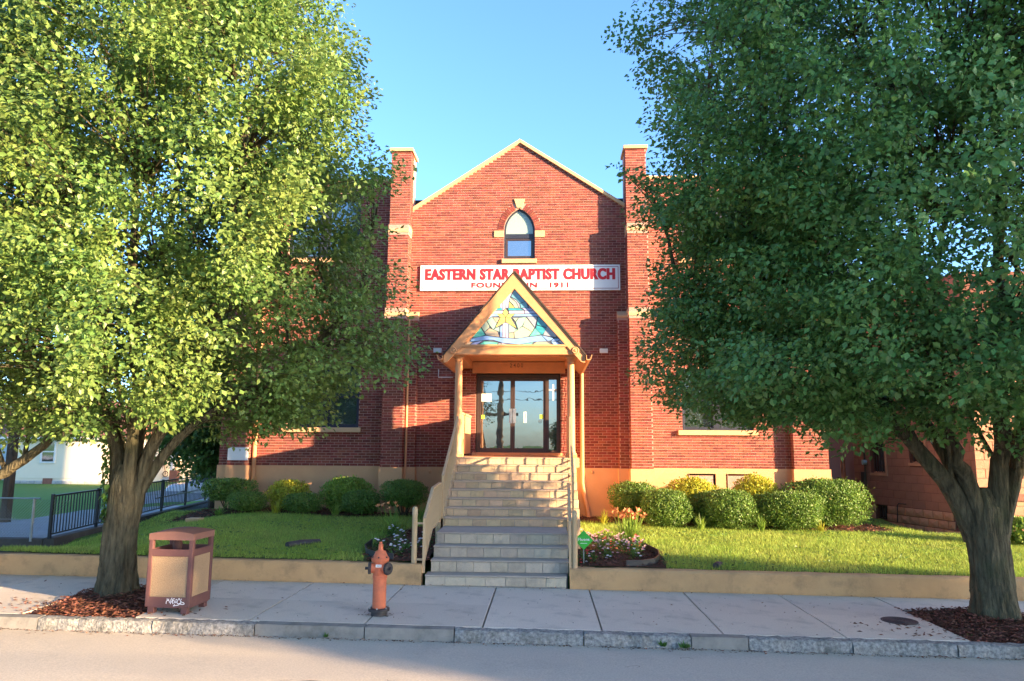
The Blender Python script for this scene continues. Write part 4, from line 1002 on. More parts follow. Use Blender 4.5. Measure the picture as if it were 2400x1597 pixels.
def bollard(x, y):
    def f(root):
        z0 = .285 + S(x); b = MB()
        b.lathe((x, y, 0), [(.042, z0), (.042, z0 + .72), (.046, z0 + .73), (.046, z0 + .745), (.042, z0 + .755), (.042, z0 + .80), (.036, z0 + .83), (.02, z0 + .85)], 16); b.build('round_post', M['rail'], root, smooth=40)
        xr = -1.84 if x < 0 else .40
        c = MB(); c.bar((x, y, z0 + .06), (xr, 11.4, z0 + .06), .03); c.bar((x, y, z0 + .60), (xr, 11.4, z0 + .60), .03); c.build('bracket', M['rail'], root)
    return f
railing('handrail', (-1.83, 11.4, .3), 'tan metal railing with round end post at the left of the lower steps', [(-1.84, 11.36, .24), (-1.84, 12.12, .66), (-1.84, 12.98, .70)], .74, (0, 1), .1, 'step railings', bollard(-2.0, 11.42))
railing('handrail', (.38, 11.4, .3), 'tan metal railing with round post right of the lower steps by the green sign', [(.39, 11.36, .22), (.40, 12.12, .66), (.42, 12.98, .70)], .74, (0, 1), .1, 'step railings', bollard(.46, 11.36))
railing('handrail', (-1.8, 13, .7), 'long tan railing up the left side of the upper steps to the porch column', [(-1.80, 13.02, .72), (-1.83, 15.38, PZ)], .84, (0, 1), .2, 'step railings')
railing('handrail', (.5, 13, .7), 'long tan railing up the right side of the upper steps to the porch column', [(.50, 13.02, .72), (.54, 15.38, PZ)], .84, (0, 1), .2, 'step railings')

# name sign
sx0, sx1, sz0, sz1 = X(985, 650, FY - .05), X(1453.5, 650, FY - .05), Zp(1219, 681, FY - .05), Zp(1219, 621.5, FY - .05)
sign = thing('name_sign', ((sx0 + sx1) / 2, FY, sz0), 'long white church name sign with red lettering fixed to the brick front above the porch', 'sign')
MB().box((sx0, FY - .05, sz0), (sx1, FY - .011, sz1)).build('board', M['signwhite'], sign, bevel=.004)
b = MB(); m_ = .042; t_ = .014; yb = FY - .0515
for (a, c, d, e_) in ((sx0 + m_, sx1 - m_, sz0 + m_, sz0 + m_ + t_), (sx0 + m_, sx1 - m_, sz1 - m_ - t_, sz1 - m_), (sx0 + m_, sx0 + m_ + t_, sz0 + m_ + t_, sz1 - m_ - t_), (sx1 - m_ - t_, sx1 - m_, sz0 + m_ + t_, sz1 - m_ - t_)):
    b.poly([(a, yb, d), (c, yb, d), (c, yb, e_), (a, yb, e_)])
b.build('border', M['darkred'], sign)
y_ = FY - .05; pz = lambda py: Zp(1219, py, y_)
xa, xb_ = X(997, 640, y_), X(1441, 640, y_)
for q, dx_ in enumerate((-.009, .009)): text_obj('EASTERN STAR BAPTIST CHURCH', xb_ - xa, pz(629.5) - pz(656.5), M['red'], 'lettering', sign, (xa + dx_, y_, pz(656.5)), bold=.05, spacing=1.1, depth=.003 + .0003 * q)
xa, xb_ = X(1105, 670, y_), X(1332, 670, y_)
for q, (dx_, dz_) in enumerate(((-.004, .007), (.004, .007), (-.004, -.007), (.004, -.007))): text_obj('FOUNDED IN   1911', xb_ - xa, pz(663) - pz(674.3), M['red'], 'lettering', sign, (xa + dx_, y_, pz(674.3) + dz_), bold=.02, spacing=1.1, depth=.003 + .0003 * q)

def flood(px_, py_, tilt_, label):
    p = at(px_, py_, FY - .12); r = thing('floodlight', p, label, 'lamp', 'wall floodlights beside the porch')
    b = MB(); P = [(-.10, -.05), (.10, -.05), (.10, .055), (-.10, .055)]
    b.prism([(p.x - .10, p.y - .06, p.z + .055), (p.x - .10, p.y + .07, p.z + .06), (p.x - .10, p.y + .07, p.z - .03), (p.x - .10, p.y - .03, p.z - .06)], (.2, 0, 0)); b.build('housing', M['white'], r, bevel=.006)
    b = MB(); b.poly([(p.x - .09, p.y - .048, p.z + .04), (p.x + .09, p.y - .048, p.z + .04), (p.x + .09, p.y - .034, p.z - .05), (p.x - .09, p.y - .034, p.z - .05)]); 
    for v in range(len(b.v)): b.v[v] = (b.v[v][0], b.v[v][1] - .016, b.v[v][2])
    b.build('lens', M['silverprint'], r); MB().bar((p.x, p.y + .06, p.z), (p.x, FY - .01, p.z), .03).build('bracket', M['white'], r)
flood(1025.5, 822, 0, 'small white floodlight on the brick wall left of the porch eave')
flood(1415, 823, 0, 'small white floodlight on the brick wall right of the porch eave')

# garland hanging by the doors
gr = []
g0 = at(1110 + 1690 / 7.84, 880 + 80 / 7.84, FY - .05); g1 = at(1110 + 1660 / 7.84, 880 + 1480 / 7.84, FY - .05)
gar = thing('garland', g0, 'dark red knotted garland hanging on the brick right of the glass doors', 'garland')
b = MB(); NB = 44
for i in range(NB):
    p = g0.lerp(g1, i / NB) + Vector((sin(i * .9) * .012, 0, 0)); b.lathe((p.x, p.y, p.z), [(.004, -.018), (.018, -.008), (.02, .004), (.005, .018)], 6)
for i in range(6):
    p = g0.lerp(g1, .55) + Vector((-.03 * (i - 1), 0, .008 * abs(i - 2))); b.lathe((p.x, p.y - .01, p.z), [(.004, -.02), (.022, 0), (.005, .02)], 6)
M['garl'] = mat('garland_red', (0.13, 0.025, 0.022), None, 0.8)
b.build('beads', M['garl'], gar)

# ================================================================== STREET FURNITURE
hx, hy = -2.04, 9.25; hz = S(hx)
hyd = thing('fire_hydrant', (hx, hy, hz), 'orange fire hydrant with two black side caps standing on the sidewalk', 'hydrant')
k = .00113
b = MB(); b.lathe((hx, hy, hz), [(.083, .09), (.082, .44), (.090, .445), (.090, .475), (.084, .48), (.086, .64)], 28); b.build('barrel', M['hydrant'], hyd, smooth=40)
b = MB(); b.lathe((hx, hy, hz), [(.104, .642), (.109, .65), (.109, .685), (.100, .695), (.088, .71), (.062, .765), (.058, .768), (.040, .775), (.031, .79), (.027, .85), (.020, .853)], 28); b.build('bonnet', M['hydrant'], hyd, smooth=35)
b = MB(); b.lathe((hx, hy, hz), [(.019, .853), (.019, .88), (.012, .882)], 5); b.build('operating_nut', M['hydrant'], hyd)
b = MB(); b.lathe((hx, hy, hz), [(.115, .05), (.13, .055), (.13, .085), (.115, .092)], 24); b.lathe((hx, hy, hz), [(.10, -.02), (.095, .05)], 20); b.build('base_flange', M['iron'], hyd, smooth=35)
for i in range(6):
    a = PI / 6 + i * PI / 3; MB().lathe((hx + .116 * cos(a), hy + .116 * sin(a), hz), [(.011, .088), (.011, .105)], 6).build('bolt', M['galv'], hyd)
b = MB(); b.prism([(hx - .008, hy - .082, hz + .46), (hx - .008, hy - .105, hz + .52), (hx - .008, hy - .102, hz + .56), (hx - .008, hy - .082, hz + .58)], (.016, 0, 0)); b.build('rib', M['hydrant'], hyd)
for d in (Vector((-1, -.22, 0)), Vector((.86, -.5, 0))):
    d.normalize(); c = Vector((hx, hy, hz + .565)); b = MB(); b.tube([c + d * .06, c + d * .115], .062, 16); b.build('nozzle', M['hydrant'], hyd, smooth=40)
    b = MB(); b.tube([c + d * .108, c + d * .112, c + d * .145, c + d * .15], [.06, .07, .07, .06], 20)
    for i in range(20):
        a = 2 * PI * i / 20; sd = d.cross(Vector((0, 0, 1))); q = c + (sd * cos(a) + Vector((0, 0, 1)) * sin(a)) * .07; b.bar(q + d * .114, q + d * .143, .007)
    nz_ = b.build('nozzle_cap', M['iron'], hyd, smooth=30)
    MB().tube([c + d * .15, c + d * .185], .019, 5).build('cap_nut', M['iron'], nz_, world=False)
for i in range(6):
    a = PI / 6 + i * PI / 3; MB().lathe((hx + .100 * cos(a), hy + .100 * sin(a), hz), [(.010, .694), (.010, .708), (.006, .710)], 6).build('bonnet_bolt', M['iron'], hyd)
st = Vector((hx - .002, hy - .0875, hz + .60)); MB().box((st.x - .034, st.y - .001, st.z - .016), (st.x + .036, st.y + .004, st.z + .016)).build('label', M['white'], hyd)
text_obj('108018', .05, .013, M['ink'], 'label_print', hyd, (st.x - .024, st.y - .0015, st.z - .006), bold=.01)
sc_ = chips('debris', [(hx + random.gauss(0, .13), hy + random.gauss(0, .07), hz + .004) for _ in range(60)], .03, M['soil'])

# litter bin
bx0, bx1, by0, by1 = -4.86, -4.285, 8.99, 9.50; bz = S(-4.5)
bc = Vector(((bx0 + bx1) / 2, (by0 + by1) / 2, bz))
lb = thing('litter_bin', bc, 'square rust brown litter bin with pebbled tan panels beside the left street tree', 'bin', rz=radians(-3))
def lb_part(b, name, m, par=None, **kw):
    o = b.build(name, m, None, **kw); o.parent = par or lb; return o
hw, hd = (bx1 - bx0) / 2, (by1 - by0) / 2
LEG, ZB0, ZB1, ZT0, ZT1, ZL = .075, .075, .20, .68, .765, .905
for sx in (-1, 1):
    for sy in (-1, 1):
        b = MB(); x, y = sx * (hw - .028), sy * (hd - .028); b.box((x - .028, y - .028, .08), (x + .028, y + .028, ZL + .005)); lb_part(b, 'corner_post', M['binmetal'], bevel=.012)
        x, y = sx * (hw - .075), sy * (hd - .045); b = MB(); b.box((x - .04, y - .035, 0), (x + .04, y + .035, .078)); lb_part(b, 'foot', M['binmetal'], bevel=.004)
for za, zb, nm in ((ZB0, ZB1, 'bottom_rail'), (ZT0, ZT1, 'top_rail')):
    for sy in (-1, 1):
        b = MB(); y = sy * (hd - .012); b.box((-hw + .05, y - .012, za), (hw - .05, y + .012, zb)); lb_part(b, nm, M['binmetal'], bevel=.003)
    for sx in (-1, 1):
        b = MB(); x = sx * (hw - .012); b.box((x - .012, -hd + .05, za), (x + .012, hd - .05, zb)); lb_part(b, nm, M['binmetal'], bevel=.003)
for sy in (-1, 1):
    b = MB(); y = sy * (hd - .025); b.box((-hw + .05, y - .012, ZB1 - .01), (hw - .05, y + .012, ZT0 + .01)); lb_part(b, 'panel', M['aggregate'])
for sx in (-1, 1):
    b = MB(); x = sx * (hw - .025); b.box((x - .012, -hd + .05, ZB1 - .01), (x + .012, hd - .05, ZT0 + .01)); lb_part(b, 'panel', M['aggregate'])
b = MB(); N = 12; P = []                                         # arched lid
for j in range(N + 1):
    for i in range(N + 1):
        u, v = -1 + 2 * i / N, -1 + 2 * j / N
        e = max(abs(u), abs(v)); z = ZL + .045 + .055 * (1 - u * u) * (1 - .5 * v * v)
        b.v.append((u * hw * 1.005, v * hd * 1.005, z))
for j in range(N):
    for i in range(N): q = j * (N + 1) + i; b.f.append((q, q + 1, q + N + 2, q + N + 1)); b.m.append(0)
k0 = len(b.v); edge = [i for i in range(N + 1)] + [j * (N + 1) + N for j in range(1, N + 1)] + [N * (N + 1) + i for i in range(N - 1, -1, -1)] + [j * (N + 1) for j in range(N - 1, 0, -1)]
for q in edge: v = b.v[q]; b.v.append((v[0], v[1], ZL - .03))
for i in range(len(edge)):
    j = (i + 1) % len(edge); b.f.append((edge[j], edge[i], k0 + i, k0 + j)); b.m.append(0)
b.f.append(tuple(k0 + i for i in range(len(edge)))); b.m.append(0)
lb_part(b, 'lid', M['bintop'], smooth=50)
b = MB(); b.box((-hw + .045, -hd + .045, .1), (hw - .045, hd - .045, .70)); lb_part(b, 'liner', M['plastic'])
b = MB(); b.lathe((-.07, .02, 0), [(.03, .70), (.05, .74), (.06, .80), (.035, .87)], 10); lb_part(b, 'ash_tray', M['binmetal'], smooth=40)
# graffiti on the lower rail: strokes in zoom coordinates of the photograph
gl_ = [[(400, 970), (400, 840), (460, 770), (540, 750), (630, 790), (660, 900)], [(450, 650), (480, 740)], [(590, 660), (570, 740)], [(830, 600), (770, 690), (740, 980)], [(745, 870), (860, 840)], [(870, 700), (930, 970)], [(870, 720), (940, 660), (1050, 640)],
       [(920, 740), (1130, 820), (1010, 920)], [(1180, 680), (1150, 720), (1170, 740), (1220, 690), (1180, 670)], [(1130, 900), (1290, 790), (1330, 690), (1400, 620), (1470, 680), (1560, 830)], [(1260, 830), (1280, 940), (1400, 960), (1560, 890)], [(1580, 650), (1600, 680)], [(1580, 780), (1560, 990), (1750, 990), (1840, 960), (1790, 880), (1650, 860)], [(1090, 1000), (980, 1110), (1130, 1080), (1370, 1040), (1500, 960)]]
gx_ = lambda u, v: (-hw + .05 + (2 * hw - .10) * (.48 + .50 * (u - 390) / 1480), -hd - .0015, ZB0 + .118 - .095 * (v - 600) / 520)
o = strokes('graffiti', gl_, .0042, M['graffiti'], None, gx_, (0, -1, 0)); o.parent = lb

# manhole covers
def manhole(x, y, z, r, label):
    root = thing('manhole_cover', (x, y, z), label, 'manhole cover', 'cast iron covers')
    b = MB(); b.lathe((x, y, z), [(r * 1.12, -.01), (r * 1.12, .004), (r * 1.02, .004), (r * 1.0, -.004)], 32); b.build('frame_ring', M['iron'], root)
    b = MB(); b.lathe((x, y, z), [(r * .98, -.01), (r * .98, .003)], 32)
    for i in range(5): b.lathe((x, y, z), [(r * (.18 + .16 * i), .002), (r * (.18 + .16 * i), .0062), (r * (.24 + .16 * i), .0062), (r * (.24 + .16 * i), .002)], 28)
    b.build('cover_plate', M['iron'], root)
manhole(4.45, 9.72, S(4.45) + .004, .19, 'small round cast iron cover set in the sidewalk near the right street tree')
manhole(-2.16, 6.83, road_z(-2.16, 6.83) + .004, .20, 'round cast iron cover in the road below the hydrant')

# yard sign
yp = at(1343 * 1.0187, 1243 * 1.0187, 11.62); r_ = 21.2 * 1.0187 * 11.62 / F
ys = thing('yard_sign', (yp.x, yp.y, lawn_h(yp.x, yp.y)), 'green diamond security sign on a stake beside the right railing', 'sign')
b = MB(); b.prism([(yp.x - r_, yp.y, yp.z), (yp.x, yp.y, yp.z - r_), (yp.x + r_, yp.y, yp.z), (yp.x, yp.y, yp.z + r_)], (0, .012, 0)); b.build('sign_plate', M['fluent'], ys, bevel=.002)
text_obj('Fluent', r_ * 1.22, r_ * .30, M['signwhite'], 'lettering', ys, (yp.x - r_ * .6, yp.y - .001, yp.z - r_ * .08), bold=.012, depth=.001)
MB().box((yp.x - r_ * .35, yp.y - .003, yp.z - r_ * .36), (yp.x + r_ * .35, yp.y - .001, yp.z - r_ * .30)).build('small_print', M['paleprint'], ys)
MB().bar((yp.x, yp.y + .02, .2), (yp.x, yp.y + .02, yp.z + r_ * .3), .014).build('stake', M['galv'], ys)

# corrugated drains and bed edging
def corr(pts, r, label):
    root = thing('drain_pipe', pts[0], label, 'pipe', 'black corrugated drains in the lawn')
    P = [Vector(p) for p in pts]; Q = []; R = []
    for p, q in zip(P[:-1], P[1:]):
        n = max(2, int((q - p).length / .012))
        for i in range(n): Q.append(p.lerp(q, i / n)); R.append(r * (1 + .06 * (len(Q) % 2)))
    MB().tube(Q, R, 14, cap=False).build('corrugated_pipe', M['plastic'], root)
    MB().tube([Q[0], Q[1]], [r * .9, r * .9], 14).build('pipe_mouth', M['ink'], root)
p0 = gz(672, 1297, .30, 0); corr([(p0.x, p0.y, lawn_h(p0.x, p0.y) + .05), (p0.x + .17, p0.y + .25, lawn_h(p0.x, p0.y) + .06), (p0.x + .36, p0.y + .6, lawn_h(p0.x, p0.y) + .03)], .055, 'black corrugated drain pipe lying in the shaded left lawn')
p1 = gz(1678, 1330, .28, 0); corr([(p1.x, p1.y, lawn_h(p1.x, p1.y) + .04), (p1.x + .08, p1.y + .2, lawn_h(p1.x, p1.y) + .03), (p1.x + .2, p1.y + .5, lawn_h(p1.x, p1.y) - .02)], .05, 'black drain pipe end poking out of the right lawn near the retaining wall')
def edging(pts, label):
    b = MB(); P = [Vector(p) for p in pts]
    for p, q in zip(P[:-1], P[1:]):
        zp, zq = lawn_h(p.x, p.y), lawn_h(q.x, q.y)
        b.prism([(p.x, p.y, zp - .02), (q.x, q.y, zq - .02), (q.x, q.y, zq + .10), (p.x, p.y, zp + .11)], Vector((0.006, 0.004, 0))); b.bar((p.x, p.y, zp + .10), (q.x, q.y, zq + .10), .018)
    tag(b.build('bed_edging', M['plastic'], None, smooth=30), label, 'edging', 'plastic bed edgings')
edging([(-2.35, 11.55, 0), (-2.62, 11.62, 0), (-2.85, 11.9, 0), (-2.98, 12.3, 0), (-3.0, 12.9, 0)], 'black plastic edging round the flower bed left of the steps')
edging([(1.25, 11.5, 0), (1.5, 11.55, 0), (1.72, 11.75, 0), (1.84, 12.1, 0), (1.9, 12.6, 0), (1.78, 13.2, 0), (1.72, 13.8, 0)], 'black plastic edging round the flower bed right of the steps')

# ================================================================== PLANTS
def superell(d, a, b_, c, e):
    q = (np.abs(d / np.array([a, b_, c])) ** e).sum(1) ** (-1 / e); return d * q[:, None]
def shrub(label, xl, xr, yt, Yd, dep, zb, e, m, leafsize=.034, dens=1.0, group='clipped shrubs along the church front', open_=0.0):
    k = 1.0187; c = at((xl + xr) / 2 * k, yt * k, Yd); a = (xr - xl) * k * Yd / F / 2; zt = c.z; z0 = lawn_h(c.x, Yd)
    root = thing('shrub', (c.x, Yd, z0), label, 'shrub', group)
    hz_ = (zt - (z0 + zb)) / 2; cz_ = z0 + zb + hz_
    area = 4 * PI * ((a * dep + a * hz_ + dep * hz_) / 3); n = int(area * 2600 * dens * (.034 / leafsize) ** 1.6)
    d = unit(RNG.normal(0, 1, (n, 3))); sf = superell(d, a, dep, hz_, e); r = 1 - .16 * RNG.uniform(0, 1, n) ** 2 + RNG.normal(0, .022, n)
    wob = 1 + .06 * np.sin(d[:, 0] * 6 + a * 40) * np.sin(d[:, 2] * 5 + a * 17) + .04 * np.sin(d[:, 0] * 15 + d[:, 1] * 11 + a * 9) * np.sin(d[:, 2] * 14 + a * 31) + (RNG.uniform(0, 1, n) < .06) * RNG.uniform(0, .17, n)
    P = sf * (r * wob)[:, None] + [c.x, Yd, cz_]
    g = sf / np.array([a, dep, hz_]) ** 2; N = unit(g) + RNG.normal(0, .55, (n, 3)); D = unit(g) * .6 + RNG.normal(0, .7, (n, 3)) + [0, 0, .35]
    s = RNG.uniform(.6, 1.6, n) * leafsize
    link('foliage', leaf_mesh('foliage', P, D, N, s, s * .62, m), root)
    n2 = n // 3; d = unit(RNG.normal(0, 1, (n2, 3))); P = superell(d, a, dep, hz_, e) * (.80 * RNG.uniform(.85, 1, n2))[:, None] + [c.x, Yd, cz_]
    link('inner_foliage', leaf_mesh('foliage', P, RNG.normal(0, 1, (n2, 3)), d, leafsize * 2.2, leafsize * 1.8, m), root)
    b = MB()
    for i in range(7):
        t = i * .9; q = Vector((c.x + cos(t) * a * .5, Yd + sin(t) * dep * .5, cz_)); b.tube([(c.x + cos(t) * .05, Yd + sin(t) * .04, z0), Vector((c.x + cos(t) * a * .25, Yd + sin(t) * dep * .25, z0 + zb * .7)), q], [.018, .014, .008], 5)
    b.build('stems', M['barkdark'], root)
    return root
B1 = M['boxwood']; G1 = M['golden']
shrub('flat topped sunlit shrub at the far left corner of the church by the fence', 468, 592, 1104, 17.5, .42, .30, 3.2, B1, .036)
shrub('small rounded clipped shrub, leftmost of the front row', 526, 613, 1134, 16.95, .36, .08, 3.0, B1, .03)
shrub('round golden leaved shrub in the sun left of the steps', 618, 712, 1108, 17.5, .45, .10, 2.2, G1, .045, .8)
shrub('small half shaded clipped shrub in front of the golden one left of the steps', 655, 741, 1137, 17.0, .38, .06, 3.2, B1, .03)
shrub('large round leafy green shrub left of the steps under the window', 742, 856, 1102, 17.55, .5, .08, 2.3, M['lily'], .045)
shrub('small dark shaded shrub in front of the large round one', 789, 874, 1131, 17.0, .38, .06, 2.8, B1, .028)
shrub('dark oval shrub on a short stem nearest the left of the steps', 877, 983, 1107, 17.0, .42, .26, 2.8, B1, .028)
shrub('loose oval shrub nearest the right of the steps behind the orange lilies', 1403, 1512, 1112, 17.2, .42, .26, 2.8, B1, .032)
shrub('clipped boxy shrub behind the orange lilies, leftmost of the front row right of the steps', 1476, 1584, 1129, 16.5, .42, .05, 3.2, B1, .032)
shrub('bright golden shrub below the left basement window', 1531, 1652, 1101, 17.6, .45, .15, 2.2, G1, .045, .8)
shrub('dark green clipped shrub between the golden shrub and the front row', 1585, 1668, 1136, 17.0, .34, .05, 3.0, B1, .032)
shrub('clipped boxy shrub, middle of the front row right of the steps', 1622, 1731, 1129, 16.5, .42, .05, 3.4, B1, .032)
shrub('bright golden shrub below the right basement window', 1688, 1788, 1096, 17.6, .45, .15, 2.2, G1, .045, .8)
shrub('low dark shrub below the second golden shrub', 1725, 1800, 1138, 17.1, .30, .05, 2.8, B1, .032)
shrub('clipped boxy shrub, rightmost of the front row', 1746, 1886, 1134, 16.6, .45, .07, 3.2, B1, .032)
shrub('largest clipped shrub, long and rounded at the right corner of the church', 1796, 1991, 1106, 17.3, .62, .12, 2.9, B1, .036)
k_ = 1.0187
shrub('leafy bush growing beside the red block building behind the right street tree', 2320, 2400, 1195, 15.2, .5, .05, 2.2, M['lily'], .06, .6, group='bushes by the red building')

def tuft(name, label, cat, cx, cy_b, Yd, wpx, hpx, n, m, group, wd=.02, flowers=None):
    n = int(n * 1.5)
    c = at(cx * 1.0187, cy_b * 1.0187, Yd); R = wpx * 1.0187 * Yd / F / 2; H = hpx * 1.0187 * Yd / F; z0 = lawn_h(c.x, Yd)
    root = thing(name, (c.x, Yd, z0), label, cat, group); V = []; T = []
    for i in range(n):
        a = random.uniform(0, 2 * PI); lean = random.uniform(.15, 1.0); L = random.uniform(.75, 1.1); w_ = wd * random.uniform(.7, 1.2)
        bx, by = c.x + random.gauss(0, R * .15), Yd + random.gauss(0, R * .15); u = Vector((cos(a), sin(a), 0)); sd = Vector((-sin(a), cos(a), 0)) * w_ / 2
        k = len(V); seg = 4
        for s in range(seg + 1):
            t = s / seg; out = R * 1.55 * lean * t ** 1.3 * L; hh = H * L * (t * (1.25 - .1 * lean) - lean * .75 * t ** 2.6); p = Vector((bx, by, z0 - .01)) + u * out + Vector((0, 0, max(0.01, hh)))
            q = sd * (1 - t * .9) * (1 if s else .7); V += [p - q, p + q]
        for s in range(seg): j = k + 2 * s; T += [(j, j + 1, j + 3), (j, j + 3, j + 2)]
    link('leaves', np_mesh('leaves', np.array([tuple(v) for v in V]), np.array(T), m), root)
    if flowers:
        nf, fm, fh = flowers; st_ = MB(); PP = []; DD = []; NN = []
        for i in range(nf):
            a = random.uniform(0, 2 * PI); rr = random.uniform(.1, .75) * R; p = Vector((c.x + cos(a) * rr, Yd + sin(a) * rr, z0 + H * fh * random.uniform(.8, 1.1)))
            st_.tube([(c.x + cos(a) * rr * .3, Yd + sin(a) * rr * .3, z0), p], .005, 4)
            ax = Vector((cos(a) * .5, sin(a) * .5 - .2, .8)).normalized(); e1 = ax.orthogonal().normalized(); e2 = ax.cross(e1)
            for q in range(6):
                t = q * PI / 3; d = ax * .8 + (e1 * cos(t) + e2 * sin(t)) * .7; PP.append(p); DD.append(d); NN.append(ax - d * .6)
        link('stalks', st_.mesh('stalks', m), root)
        link('blossoms', leaf_mesh('blossoms', np.array([tuple(p) for p in PP]), np.array([tuple(p) for p in DD]), np.array([tuple(p) for p in NN]), .085, .04, fm), root)
    return root
gt = 'grassy tufts between the shrubs'
tuft('grass_tuft', 'shaded grassy tuft under the leftmost shrub', 'plant', 503, 1183, 16.85, 52, 26, 45, M['lily'], gt)
tuft('grass_tuft', 'bright yellow grassy tuft below the golden shrub left of the steps', 'plant', 633, 1189, 16.7, 44, 34, 50, M['golden'], gt)
tuft('grass_tuft', 'green grassy tuft below the large round shrub left of the steps', 'plant', 771, 1190, 16.7, 42, 32, 50, M['lily'], gt)
tuft('grass_tuft', 'grassy tuft behind the left railing post', 'plant', 973, 1188, 16.4, 62, 44, 60, M['lily'], gt)
tuft('grass_tuft', 'yellow grassy tuft by the orange stucco right of the steps', 'plant', 1390, 1198, 16.6, 36, 34, 55, M['golden'], gt)
tuft('grass_tuft', 'brownish grassy tuft between the first two boxy shrubs right of the steps', 'plant', 1612, 1207, 16.2, 44, 34, 50, M['lily'], gt)
tuft('grass_tuft', 'grassy tuft between the second and third boxy shrubs right of the steps', 'plant', 1751, 1207, 16.2, 36, 40, 50, M['lily'], gt)
tuft('grass_tuft', 'bright yellow tuft at the right end of the front row of shrubs', 'plant', 1890, 1208, 16.3, 36, 28, 50, M['golden'], gt)
tuft('daylily', 'shaded daylily clump in the flower bed left of the steps', 'plant', 905, 1228, 14.2, 118, 52, 90, M['lily'], 'daylily clumps', .02, (6, M['peach'], 1.15))
tuft('daylily', 'sunlit daylily clump with peach flowers right of the steps', 'plant', 1448, 1238, 13.9, 112, 62, 130, M['lily'], 'daylily clumps', .022, (26, M['peach'], 1.05))

def bedding(label, x, y, m, grp, r=.13, h=.16, nf=12):
    z0 = lawn_h(x, y) + .01; root = thing('flower_plant', (x, y, z0), label, 'flowers', grp); n = 130
    d = unit(RNG.normal(0, 1, (n, 3)) + [0, 0, .6]); P = d * RNG.uniform(.3, 1, (n, 1)) * [r, r, h] + [x, y, z0 + .02]
    link('leaves', leaf_mesh('leaves', P, d + RNG.normal(0, .5, (n, 3)), RNG.normal(0, .5, (n, 3)) + [0, 0, 1], .05, .022, M['ivy']), root)
    PP, DD, NN = [], [], []
    for i in range(nf):
        q = unit(RNG.normal(0, 1, (1, 3)) + [0, -.4, 1.0])[0]; p = np.array([x, y, z0 + .03]) + q * [r * 1.05, r * 1.05, h * 1.1]
        for s in range(5):
            t = 2 * PI * s / 5; PP.append(p); DD.append([cos(t), sin(t) * .8 - .2, .3 * sin(t) + .25]); NN.append([0, -.5, 1])
    link('blossoms', leaf_mesh('blossoms', np.array(PP), np.array(DD), np.array(NN), .026, .026, m), root)
def rows(pts, per, what, fn):
    names = ['front', 'second', 'third', 'fourth', 'back']; P = sorted(pts, key=lambda p: p[1]); groups = [P[i:i + per] for i in range(0, len(P), per)]
    for gi, g in enumerate(groups):
        for xi, p in enumerate(sorted(g)):
            pos = ['leftmost', 'middle', 'rightmost'][xi] if len(g) == 3 else (['left', 'right'][xi] if len(g) == 2 else ('only' if len(g) == 1 else ['leftmost', 'second', 'third', 'rightmost'][xi]))
            fn(p, f'{what}, {pos} in the {names[gi]} row')
rows([(-2.75, 12.3), (-2.5, 12.6), (-2.25, 12.2), (-2.05, 12.5), (-2.6, 13.3), (-2.1, 13.2), (-2.4, 11.85), (-2.0, 14.2), (-2.85, 13.9)], 3, 'low white flowers in the bed left of the steps',
     lambda p, l: bedding(l, p[0], p[1], M['petalw'], 'white bedding flowers left of the steps', nf=random.randint(5, 11)))
cnt = [0]
def pk(p, l):
    cnt[0] += 1; bedding(l, p[0], p[1], M['petalp'], 'pink bedding flowers right of the steps', .15, .2, random.randint(12, 20))
rows([(.8, 13.0), (1.0, 13.4), (1.2, 13.0), (1.4, 13.4), (.95, 12.6), (1.3, 12.6), (1.6, 13.0), (1.15, 13.8), (.72, 13.7), (1.5, 12.5)], 3, 'pale pink flowers right of the steps', pk)
for (x, y), q in zip(((1.62, 13.35), (1.08, 12.95), (.62, 11.7), (1.55, 12.75)), ('at the back beside the daylilies', 'in the middle of the pink ones', 'at the front beside the right railing post', 'at the right near the plastic edging')):
    bedding('low red flowers right of the steps, ' + q, x, y, M['petalr'], 'red bedding flowers right of the steps', .11, .18, 9)
for (x, y), q in zip(((1.0, 12.1), (1.45, 12.1), (.75, 11.75)), ('middle', 'rightmost', 'leftmost')):
    bedding('small white flowered seedling in the bare soil right of the steps, ' + q + ' of three', x, y, M['petalw'], 'white seedlings right of the steps', .09, .13, 4)
def weed(label, px_, py_, s, n=20):
    p = gz(px_, py_, -.10); P = np.tile([p.x, p.y, p.z], (n, 1)) + RNG.normal(0, s * .4, (n, 3)) * [1.6, .25, .3]; P[:, 2] = p.z - .02
    a = RNG.uniform(0, 2 * PI, n); D = np.stack([np.cos(a), np.sin(a) * .4 - .1, RNG.uniform(.5, 1.3, n)], 1)
    P = P * .0 + np.array([[p.x, p.y, p.z - .02]]) + RNG.normal(0, s * .12, (n, 3)) * [1, .3, .1]
    tag(link('weed', leaf_mesh('weed', P, D, RNG.normal(0, 1, (n, 3)) + [0, -1, .5], RNG.uniform(.5, 1.2, n) * s, s * .25, M['ivy'])), label, 'weed', 'weeds along the kerb')
weed('small weed in the gutter below the hydrant', 765, 1490, .06); weed('weed growing against the granite kerb left of the middle joint', 1220, 1499, .06); weed('grassy weed in the gutter right of the middle kerb joint', 1452, 1505, .09, 30)
weed('weed at the right end of the middle granite kerb', 1552, 1512, .09, 30); weed('low weed where the granite kerb meets concrete', 1605, 1516, .08, 30); weed('leafy weed in the mulch of the right street tree', 2268, 1505, .13, 26); weed('small weed on the kerb edge near the right tree', 2083, 1500, .05)

